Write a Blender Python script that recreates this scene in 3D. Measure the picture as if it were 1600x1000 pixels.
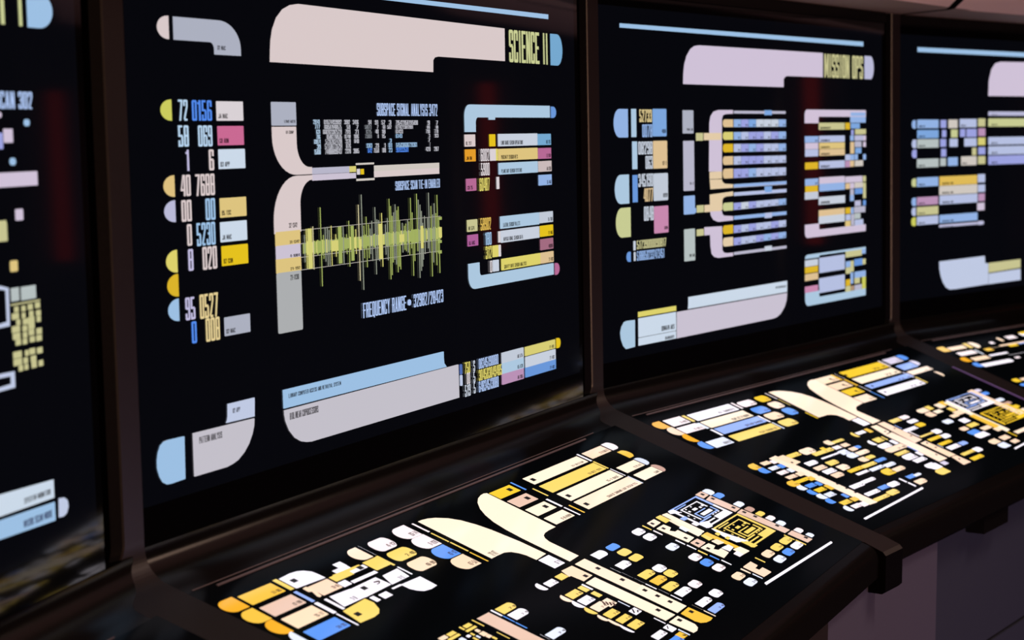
import bpy, bmesh, math
from mathutils import Vector, Matrix
for o in list(bpy.data.objects): bpy.data.objects.remove(o)
S = bpy.context.scene; COL = S.collection
ZO = 1.02                                   # height of the bay origin above the floor
# ---------------------------------------------------------------- camera
cd = bpy.data.cameras.new('camera'); cam = bpy.data.objects.new('camera', cd); COL.objects.link(cam)
F = Vector((0.901274, 0.420292, -0.105167)); Rg = Vector((0.422425, -0.906395, -0.002194)); U = Vector((0.096245, 0.042448, 0.994452))
M = Matrix((Rg, U, -F)).transposed().to_4x4(); M.translation = Vector((-0.643, -0.899644, 0.276+ZO))
cam.matrix_world = M
cd.sensor_width = 36; cd.lens = 36*2917.87/1600; cd.clip_start = .02; cd.clip_end = 60
cd.dof.use_dof = True; cd.dof.focus_distance = 1.95; cd.dof.aperture_fstop = 9
S.camera = cam
# ---------------------------------------------------------------- world, exposure
w = bpy.data.worlds.new('world'); S.world = w; w.use_nodes = True
bg = w.node_tree.nodes['Background']; bg.inputs[0].default_value = (.55,.42,.5,1); bg.inputs[1].default_value = .01
S.view_settings.view_transform = 'Standard'; S.view_settings.look = 'None'; S.view_settings.exposure = 0; S.view_settings.gamma = 1
S.view_settings.use_curve_mapping = False
def area(name, loc, target, size, sy, energy, color):
    l = bpy.data.lights.new(name, 'AREA'); l.shape = 'RECTANGLE'; l.size = size; l.size_y = sy; l.energy = energy; l.color = color
    o = bpy.data.objects.new(name, l); COL.objects.link(o); o.location = Vector(loc)
    o.rotation_euler = (Vector(target)-Vector(loc)).to_track_quat('-Z','Y').to_euler(); return o
area('ceiling_lamp_warm', (1.6,-1.3,ZO+1.25), (1.4,-.3,ZO-.1), 1.0, .30, 13.0, (1,.74,.68))
area('ceiling_lamp_far', (3.2,-1.9,ZO+1.2), (2.6,-.3,ZO+.4), .8, .5, 6.0, (1,.66,.5))
area('added_soffit_fill', (.2,-2.3,ZO+.1), (2.5,-.35,ZO+.5), .4, .3, 26.0, (1,.55,.36))  # warm fill added to brighten the soffit, placed out of the glass reflections
area('added_purple_fill', (1.9,-1.9,ZO-.75), (1.9,-.3,ZO-.4), 1.2, .4, 6, (.70,.55,1))  # purple light added low in front to tint the cabinets, no fixture
# ---------------------------------------------------------------- bay frames
DEL = math.radians(9.143186); LE = math.radians(1.16604); SL = math.radians(19.40472); CH = -.0847899
Tm = {2: Matrix.Identity(4)}
step = Matrix.Translation((1,.0970974,0)) @ Matrix.Rotation(-DEL,4,'Z')
Tm[3] = step; Tm[4] = step@step; Tm[5] = Tm[4]@step; Tm[1] = step.inverted()
for k in Tm: Tm[k] = Matrix.Translation((0,0,ZO)) @ Tm[k]
HL, HR, HY = .5465, 1.5396, .0102            # where neighbouring bays meet
# ---------------------------------------------------------------- materials
def lin(c): return tuple((x/255/12.92 if x/255 <= .04045 else ((x/255+.055)/1.055)**2.4) for x in c)
MATS = {}
def pm(name, base, rough=.4, metal=0, spec=.5, emit=None, es=1.0, bump=0, bscale=300, coat=0):
    if name in MATS: return MATS[name]
    m = bpy.data.materials.new(name); m.use_nodes = True; nt = m.node_tree; b = nt.nodes['Principled BSDF']
    b.inputs['Base Color'].default_value = (*base,1); b.inputs['Roughness'].default_value = rough; b.inputs['Metallic'].default_value = metal
    b.inputs['Specular IOR Level'].default_value = spec; b.inputs['Coat Weight'].default_value = coat
    if emit: b.inputs['Emission Color'].default_value = (*emit,1); b.inputs['Emission Strength'].default_value = es
    if bump or emit is None:
        tc = nt.nodes.new('ShaderNodeTexCoord'); n = nt.nodes.new('ShaderNodeTexNoise'); n.inputs['Scale'].default_value = bscale; n.inputs['Detail'].default_value = 4
        nt.links.new(tc.outputs['Object'], n.inputs['Vector'])
        mr = nt.nodes.new('ShaderNodeMapRange'); mr.inputs[3].default_value = rough*.85; mr.inputs[4].default_value = min(1,rough*1.15)
        nt.links.new(n.outputs[0], mr.inputs[0]); nt.links.new(mr.outputs[0], b.inputs['Roughness'])
        if bump:
            bp = nt.nodes.new('ShaderNodeBump'); bp.inputs['Strength'].default_value = bump; bp.inputs['Distance'].default_value = .0006
            nt.links.new(n.outputs[0], bp.inputs['Height']); nt.links.new(bp.outputs[0], b.inputs['Normal'])
    MATS[name] = m; return m
def am(name, base, fac, rough, bump=0, bscale=300):
    # low-reflection coating: a constant small share of gloss over a dark body
    m = bpy.data.materials.new(name); m.use_nodes = True; nt = m.node_tree; nt.nodes.remove(nt.nodes['Principled BSDF'])
    d = nt.nodes.new('ShaderNodeBsdfDiffuse'); d.inputs[0].default_value = (*base,1)
    g = nt.nodes.new('ShaderNodeBsdfGlossy'); g.inputs[0].default_value = (1,1,1,1); g.inputs['Roughness'].default_value = rough
    mx = nt.nodes.new('ShaderNodeMixShader'); mx.inputs[0].default_value = fac
    tc = nt.nodes.new('ShaderNodeTexCoord'); n = nt.nodes.new('ShaderNodeTexNoise'); n.inputs['Scale'].default_value = bscale
    mr = nt.nodes.new('ShaderNodeMapRange'); mr.inputs[3].default_value = rough*.85; mr.inputs[4].default_value = rough*1.15
    nt.links.new(tc.outputs['Object'], n.inputs['Vector']); nt.links.new(n.outputs[0], mr.inputs[0]); nt.links.new(mr.outputs[0], g.inputs['Roughness'])
    nt.links.new(d.outputs[0], mx.inputs[1]); nt.links.new(g.outputs[0], mx.inputs[2]); nt.links.new(mx.outputs[0], nt.nodes['Material Output'].inputs[0])
    return m
PAL = dict(
 sky=(160,196,232), sky2=(120,172,212), sky3=(176,204,228), sky4=(150,182,232), sky5=(128,170,226), pinkw=(222,206,206), pinkw2=(208,198,216), greyw=(176,180,196), ice=(186,214,240), ice2=(208,222,238),
 blue=(84,140,240), blue2=(108,154,222), dblue=(84,112,180), lilac=(196,190,226), lav=(190,190,220), lav2=(188,186,206), white=(222,214,218), pink=(206,108,150), pink2=(204,140,178), gold=(226,200,130), goldp=(226,196,130), gold2=(228,190,90), yellow=(234,198,32),
 yel2=(226,214,110), yel3=(220,210,120), amber=(224,184,44), ygreen=(208,208,96), khaki=(204,208,150), khaki2=(204,200,148), cream=(230,208,150), creamw=(212,204,196), creamg=(200,196,206), creamp=(206,198,214), iceb=(176,200,244), tabw=(196,196,206), tabg=(130,134,140),
 greyc=(176,178,180), greyc2=(186,196,196), orange=(232,160,44), mauve=(186,108,152), mauve2=(178,98,156), mauve3=(166,110,132), mauve4=(190,148,186), icew=(204,212,226), icew2=(198,206,220), pinkc=(206,190,190), peach=(226,196,150), peach2=(232,208,172), pinkl=(212,198,220), icelav=(196,206,232), icel=(186,196,230), lilacb=(160,166,228), tan=(180,150,120),
 wgreen=(164,178,98), wyel=(218,212,122), wcream=(214,204,160), wgrey=(150,156,140), ink=(14,16,22), ink2=(40,60,150),
 # desk, brighter
 peachd=(250,212,184), pinkd=(250,232,236), whited=(252,244,255), creamd=(255,234,208), yeld=(240,196,50), yeld2=(244,208,104), blued=(90,146,236), blued2=(150,176,244), pinkd2=(226,190,170), goldd=(240,188,66), paled=(214,220,244), palebl=(226,230,248), brownd=(196,156,142), peachw=(255,226,200), peachd2=(250,216,184), oranged=(240,168,36), lavd=(216,206,228), inkd=(120,98,84))
DESK = {'peachd','pinkd','whited','creamd','yeld','yeld2','blued','blued2','pinkd2','goldd','paled','palebl','brownd','peachw','peachd2','oranged','lavd'}
def cm(c):
    if c in ('ink','inkd','ink2'): return pm('printed_'+c, lin({'ink':(12,12,18),'inkd':(96,78,66),'ink2':(30,50,140)}[c]), .3)
    return pm('lit_'+c, (0,0,0), .09, spec=.4, emit=lin(PAL[c]), es=1.2 if c in DESK else .95)
M_glass = pm('display_glass', (.0015,.0015,.002), .055, spec=.35)
M_lcd = pm('display_backlight', (.001,.001,.001), .055, spec=.4, emit=lin((5,6,11)), es=1)
M_desk = am('desk_glass', (.0022,.004,.006), .016, .12)
M_body = am('satin_black_plastic', (.004,.0035,.0033), .038, .19)
M_rib = am('satin_brown_plastic', (.014,.010,.0095), .045, .38)
M_flank = am('matte_black', (.0025,.002,.002), .003, .5)
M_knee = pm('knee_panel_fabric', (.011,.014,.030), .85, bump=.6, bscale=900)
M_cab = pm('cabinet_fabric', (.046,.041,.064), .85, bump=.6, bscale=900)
M_lip = pm('soffit_lip_paint', (.24,.15,.11), .7, bump=.1, bscale=60)
M_soff = pm('soffit_paint', (.80,.53,.44), .7, bump=.1, bscale=60)
M_trim = pm('trim_strip', (.17,.14,.15), .35)
M_dark = pm('dark_wall', (.02,.018,.02), .8); M_floor = pm('floor_carpet', (.04,.035,.04), .95, bump=.5, bscale=500)
# ---------------------------------------------------------------- object helpers
def link(name, me, parent=None, mat=None):
    o = bpy.data.objects.new(name, me); COL.objects.link(o)
    if parent: o.parent = parent
    if mat:
        for m in (mat if isinstance(mat,(list,tuple)) else [mat]): me.materials.append(m)
    return o
def tag(o, label=None, cat=None, group=None, kind=None):
    if label: o['label'] = label
    if cat: o['category'] = cat
    if group: o['group'] = group
    if kind: o['kind'] = kind
    return o
def empty(name, mat4):
    o = bpy.data.objects.new(name, None); COL.objects.link(o); o.matrix_world = mat4; o.empty_display_size = .05; return o
def mesh(verts, faces, mi=None, smooth=False):
    me = bpy.data.meshes.new('m'); me.from_pydata([tuple(v) for v in verts], [], faces)
    if mi: 
        for p_,k in zip(me.polygons, mi): p_.material_index = k
    if smooth:
        for p_ in me.polygons: p_.use_smooth = True
    me.update(); return me
def boxm(x0,y0,z0,x1,y1,z1, bev=0):
    bm = bmesh.new(); bmesh.ops.create_cube(bm, size=1)
    for v in bm.verts: v.co = Vector(((x0+x1)/2+v.co.x*(x1-x0),(y0+y1)/2+v.co.y*(y1-y0),(z0+z1)/2+v.co.z*(z1-z0)))
    if bev: bmesh.ops.bevel(bm, geom=bm.edges[:], offset=bev, segments=3, affect='EDGES', profile=.5)
    me = bpy.data.meshes.new('b'); bm.to_mesh(me); bm.free(); return me
nS = Vector((0,-math.cos(LE),math.sin(LE))); eS = Vector((0,math.sin(LE),math.cos(LE)))
nC = Vector((0,-math.sin(SL),math.cos(SL))); eC = Vector((0,math.cos(SL),math.sin(SL)))
def PS(u,v,h=0): return Vector((u,0,0))+eS*v+nS*h
def PC(u,v,h=0): return Vector((u,0,CH))+eC*v+nC*h
def slab(P, loop, h0, h1):
    n = len(loop); vs = [P(u,v,h1) for u,v in loop]+[P(u,v,h0) for u,v in loop]
    fs = [list(range(n)), list(range(2*n-1,n-1,-1))]+[[i,i+n,(i+1)%n+n,(i+1)%n] for i in range(n)]
    return mesh(vs, fs)
# ---------------------------------------------------------------- lettering (own ultra condensed alphabet)
a_=.385
L_=[(0,0,a_,1)]; R_=[(1-a_,0,1,1)]; T_=[(0,.9,1,1)]; B_=[(0,0,1,.1)]; MM=[(0,.46,1,.56)]
LU=[(0,.5,a_,1)]; LL=[(0,0,a_,.5)]; RU=[(1-a_,.5,1,1)]; RL=[(1-a_,0,1,.5)]
su=[(1-a_,.68,1,1)]; sl=[(0,0,a_,.3)]; sr=[(1-a_,0,1,.32)]
C_=[(.32,0,.68,1)]
def qd(*p): return [list(p)]
GL={'0':L_+R_+T_+B_,'O':L_+R_+T_+B_,'1':[(.4,0,.78,1),(.15,.8,.5,.9)],'2':su+T_+B_+[(0,.7,a_,1)]+qd((.64,.68),(1,.68),(.4,.08),(0,.08)),'3':T_+B_+R_+[(.35,.46,1,.56),(0,.7,a_,1),(0,0,a_,.28)],
'4':R_+[(0,.24,1,.34)]+qd((.45,1),(.7,1),(.28,.3),(0,.3)),'5':LU+T_+MM+RL+B_+sl,'6':L_+T_+B_+RL+MM+su,'7':T_+qd((.62,.95),(1,.95),(.55,0),(.17,0)),'8':L_+R_+T_+B_+MM,'9':LU+R_+T_+MM+B_+sl,
'A':[(.2,.22,.8,.32)]+qd((.3,1),(.62,1),(.36,0),(0,0))+qd((.38,1),(.7,1),(1,0),(.64,0)),'B':L_+R_+T_+B_+MM,'C':L_+T_+B_+su+sr,'D':L_+R_+T_+B_,'E':L_+T_+B_+[(0,.46,.85,.56)],'F':L_+T_+[(0,.46,.85,.56)],
'G':L_+T_+B_+su+[(1-a_,0,1,.48),(.5,.4,1,.48)],'H':L_+R_+MM,'I':C_,'J':R_+B_+sl,'K':L_+qd((.6,1),(1,1),(.66,.5),(.3,.5))+qd((.3,.52),(.66,.52),(1,0),(.6,0)),'L':L_+B_,
'M':[(0,0,.28,1),(.72,0,1,1)]+qd((.1,1),(.34,1),(.6,.1),(.42,.1))+qd((.66,1),(.9,1),(.58,.1),(.4,.1)),'N':L_+R_+qd((.05,1),(.36,1),(.95,0),(.64,0)),'P':L_+RU+T_+MM,'Q':L_+R_+T_+B_+[(.5,-.08,.9,.1)],
'R':L_+RU+T_+MM+qd((.5,.5),(.9,.5),(1,0),(.64,0)),'S':LU+T_+MM+RL+B_+su+sl,'T':C_+T_,'U':L_+R_+B_,'V':qd((0,1),(.36,1),(.64,0),(.36,0))+qd((.64,1),(1,1),(.64,0),(.36,0)),
'W':qd((0,1),(.26,1),(.42,0),(.16,0))+qd((.74,1),(1,1),(.84,0),(.58,0))+qd((.38,1),(.62,1),(.42,0),(.2,0))+qd((.38,1),(.62,1),(.82,0),(.58,0)),'X':qd((0,1),(.38,1),(1,0),(.62,0))+qd((.62,1),(1,1),(.38,0),(0,0)),
'Y':[(.32,0,.68,.5)]+qd((0,1),(.36,1),(.66,.45),(.34,.45))+qd((.64,1),(1,1),(.66,.45),(.34,.45)),'Z':T_+B_+qd((.6,.95),(1,.95),(.4,.05),(0,.05)),'-':[(.1,.42,.9,.54)],'/':qd((.62,1),(.95,1),(.38,0),(.05,0))}
NARROW={'I':.62,'1':.75,' ':.6,'-':.8}
def glyph_polys(s, u0,v0,u1,v1):
    ws=[NARROW.get(c,1.25 if c in 'MW' else 1) for c in s]; gap=.13; tot=sum(ws)+gap*(len(s)-1); k=(u1-u0)/tot; x=u0; out=[]
    for c,wd in zip(s,ws):
        for pz in GL.get(c,[]):
            if isinstance(pz,tuple):
                x0,y0,x1,y1=pz
                if c in 'IT1' and c!='T': x0=(x0-.5)*1.5+.5; x1=(x1-.5)*1.5+.5
                rc = .05 if (c in '0O235689BCDGJPQRSU' and x1-x0<.5 and y1-y0>.25) else 0
                pts=[(x0,y0),(x1,y0),(x1,y1),(x0,y1)]
                if rc:
                    pts=[]; 
                    lt = x0<.01; rt = x1>.99; bt=y0<.01 and c not in 'PR'; tp=y1>.99
                    cx=.16
                    if c in 'BDPR' and lt: lt=False
                    if c=='5' and lt and y1>.9: lt=False
                    if c=='U' : tp=False
                    pts += ([(x0+cx,y0),] if lt and bt else [(x0,y0)])
                    pts += ([(x1-cx,y0),(x1,y0+rc)] if rt and bt else [(x1,y0)])
                    pts += ([(x1,y1-rc),(x1-cx,y1)] if rt and tp else [(x1,y1)])
                    pts += ([(x0+cx,y1),(x0,y1-rc)] if lt and tp else [(x0,y1)])
                    if lt and bt: pts.append((x0,y0+rc))
                elif x1-x0>.9 and y1-y0<.2 and c in '0O235689CGQSUBDJPR' :
                    a=.16 if c not in 'BDPR5' else 0; pts=[(x0+a,y0),(x1-.16,y0),(x1-.16,y1),(x0+a,y1)]
            else: pts=pz
            out.append([(x+px*wd*k, v0+py*(v1-v0)) for px,py in pts])
        x+=(wd+gap)*k
    return out
# ---------------------------------------------------------------- panel graphics
def rrect(u0,v0,u1,v1,cor,rad):
    w_,h_=u1-u0,v1-v0; R={'bl':0,'br':0,'tr':0,'tl':0}
    if cor=='a':
        r=min(w_,h_)*.42 if rad is None else min(rad/1e4,w_/2,h_/2); R=dict.fromkeys(R,(min(r,w_/2),min(r,h_/2)))
    elif cor in ('l','r'):
        ry=h_/2; rx=min(w_, (rad or 0)/1e4 or h_*.6)
        for k in (('bl','tl') if cor=='l' else ('br','tr')): R[k]=(rx,ry)
    elif cor=='f':
        for k in ('bl','br'): R[k]=(w_/2,h_*.9)
    else: 
        r=min(w_,h_)*.04; R=dict.fromkeys(R,(r,r))
    out=[]
    for k,cx,cy,sx,sy,a0 in (('bl',u0,v0,1,1,180),('br',u1,v0,-1,1,270),('tr',u1,v1,-1,-1,0),('tl',u0,v1,1,-1,90)):
        if not R[k] or R[k]==0: out.append((cx,cy)); continue
        rx,ry=R[k]; n=2 if cor=='' else 8
        for i in range(n+1):
            a=math.radians(a0+90*i/n); out.append((cx+sx*rx+rx*math.cos(a), cy+sy*ry+ry*math.sin(a)))
    return out
def elbow_poly(u0,v0,u1,v1,w_,h_,ri,ro,kind):
    # built for 'bl' in a unit frame then mirrored
    W,H=u1-u0,v1-v0; ri/=1e4; ro/=1e4; rox=min(ro,W*.6); roy=min(ro,H*.8)
    pts=[]
    for i in range(11):
        a=math.radians(180+90*i/10); pts.append((rox+rox*math.cos(a), roy+roy*math.sin(a)))
    pts+=[(W,0),(W,h_)]
    for i in range(9):
        a=math.radians(270-90*i/8); pts.append((w_+ri+ri*math.cos(a), h_+ri+ri*math.sin(a)))
    pts+=[(w_,H),(0,H)]
    if kind[0]=='t': pts=[(x,H-y) for x,y in pts][::-1]
    if kind[1]=='r': pts=[(W-x,y) for x,y in pts][::-1]
    return [(u0+x,v0+y) for x,y in pts]
def inside(p_,poly):
    x,y=p_; c=False; j=len(poly)-1
    for i in range(len(poly)):
        (xi,yi),(xj,yj)=poly[i],poly[j]
        if (yi>y)!=(yj>y) and x<(xj-xi)*(y-yi)/(yj-yi)+xi: c=not c
        j=i
    return c
def parea(poly):
    return abs(sum(poly[i-1][0]*poly[i][1]-poly[i][0]*poly[i-1][1] for i in range(len(poly))))/2
MERGE={'data_table','waveform_trace','maze_line','graph_line','stripe'}
def graphics(root, P, items):
    placed=[]; merged={}; recs=[]
    e=1e4
    for idx,it in enumerate(items):
        h=.0006+idx*2.5e-6; kind,name,c=it[:3]; polys=[]; cap=None
        if kind=='r':
            u0,v0,u1,v1,cor,rad,cap=it[3]/e,it[4]/e,it[5]/e,it[6]/e,it[7],it[8],it[9]
            if u1-u0<1e-4 or v1-v0<1e-4: continue
            polys=[rrect(u0,v0,u1,v1,cor,rad)]
        elif kind=='p': polys=[[(a/e,b/e) for a,b in it[3]]]
        elif kind=='e': polys=[elbow_poly(it[3]/e,it[4]/e,it[5]/e,it[6]/e,it[7]/e,it[8]/e,it[9],it[10],it[11])]
        else: polys=glyph_polys(it[7],it[3]/e,it[4]/e,it[5]/e,it[6]/e)
        recs.append((name,c,polys,h))
        if cap:
            s,al,hf,wf=cap; H=(v1-v0)*hf; Wd=(u1-u0)*wf; m=(u1-u0)*.05; y0=v0+(v1-v0)*.12
            a=(u0+m) if al=='l' else (u1-m-Wd)
            recs.append(('caption','ink' if c not in DESK else 'inkd',glyph_polys(s,a,y0,a+Wd,y0+H),h+.00004))
    # more than 100 of one part: the largest stay parts, the rest are joined
    cnt={}
    for k,(n,c,pl,h) in enumerate(recs):
        if n not in MERGE: cnt.setdefault(n,[]).append((sum(map(parea,pl)),k))
    rest={}
    for n,l in cnt.items():
        if n!='caption' and len(l)>98:
            l.sort(reverse=True)
            for _,k in l[98:]: rest[k]=n
    tops=[]
    for k,(n,c,pl,h) in enumerate(recs):
        if not pl: continue
        if n in MERGE or k in rest:
            key=n
            if n=='maze_line': key=n+('a' if pl[0][0][0]*0+sum(p[0] for p in pl[0])/len(pl[0])<MZ else 'b')
            merged.setdefault((key,k in rest),[]).append((c,pl,h)); continue
        vs=[];fs=[]
        for p_ in pl:
            b=len(vs)
            if n in ('caption','title','readout'): vs+= [P(u,v,h) for u,v in p_]; fs.append(list(range(b,len(vs))))
            else:
                m=len(p_); vs+=[P(u,v,h) for u,v in p_]+[P(u,v,.0001) for u,v in p_]
                fs.append(list(range(b,b+m))); fs+=[[b+i,b+i+m,b+(i+1)%m+m,b+(i+1)%m] for i in range(m)]
        par=root; cu=[p for q_ in pl for p in q_]; ctr=(sum(p[0] for p in cu)/len(cu),sum(p[1] for p in cu)/len(cu))
        if n in ('caption','marker_square'):
            for o2,poly in reversed(tops):
                if inside(ctr,poly): par=o2; break
        o=link(n,mesh(vs,fs),par,cm(c))
        if par is root and n not in ('caption',): tops.append((o,pl[0]))
    for (key,isrest),l in merged.items():
        vs=[];fs=[];mi=[];cols=[]
        for c,pl,h in l:
            if c not in cols: cols.append(c)
            for p_ in pl:
                b=len(vs); vs+=[P(u,v,h) for u,v in p_]; fs.append(list(range(b,len(vs)))); mi.append(cols.index(c))
        nm={'maze_linea':'maze_diagram','maze_lineb':'maze_diagram','stripe':'stripe_marks','graph_line':'graph_lines'}.get(key,key)
        o=link(nm,mesh(vs,fs,mi),root,[cm(c) for c in cols])
        if isrest: o['kind']='stuff'
MZ=0
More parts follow.
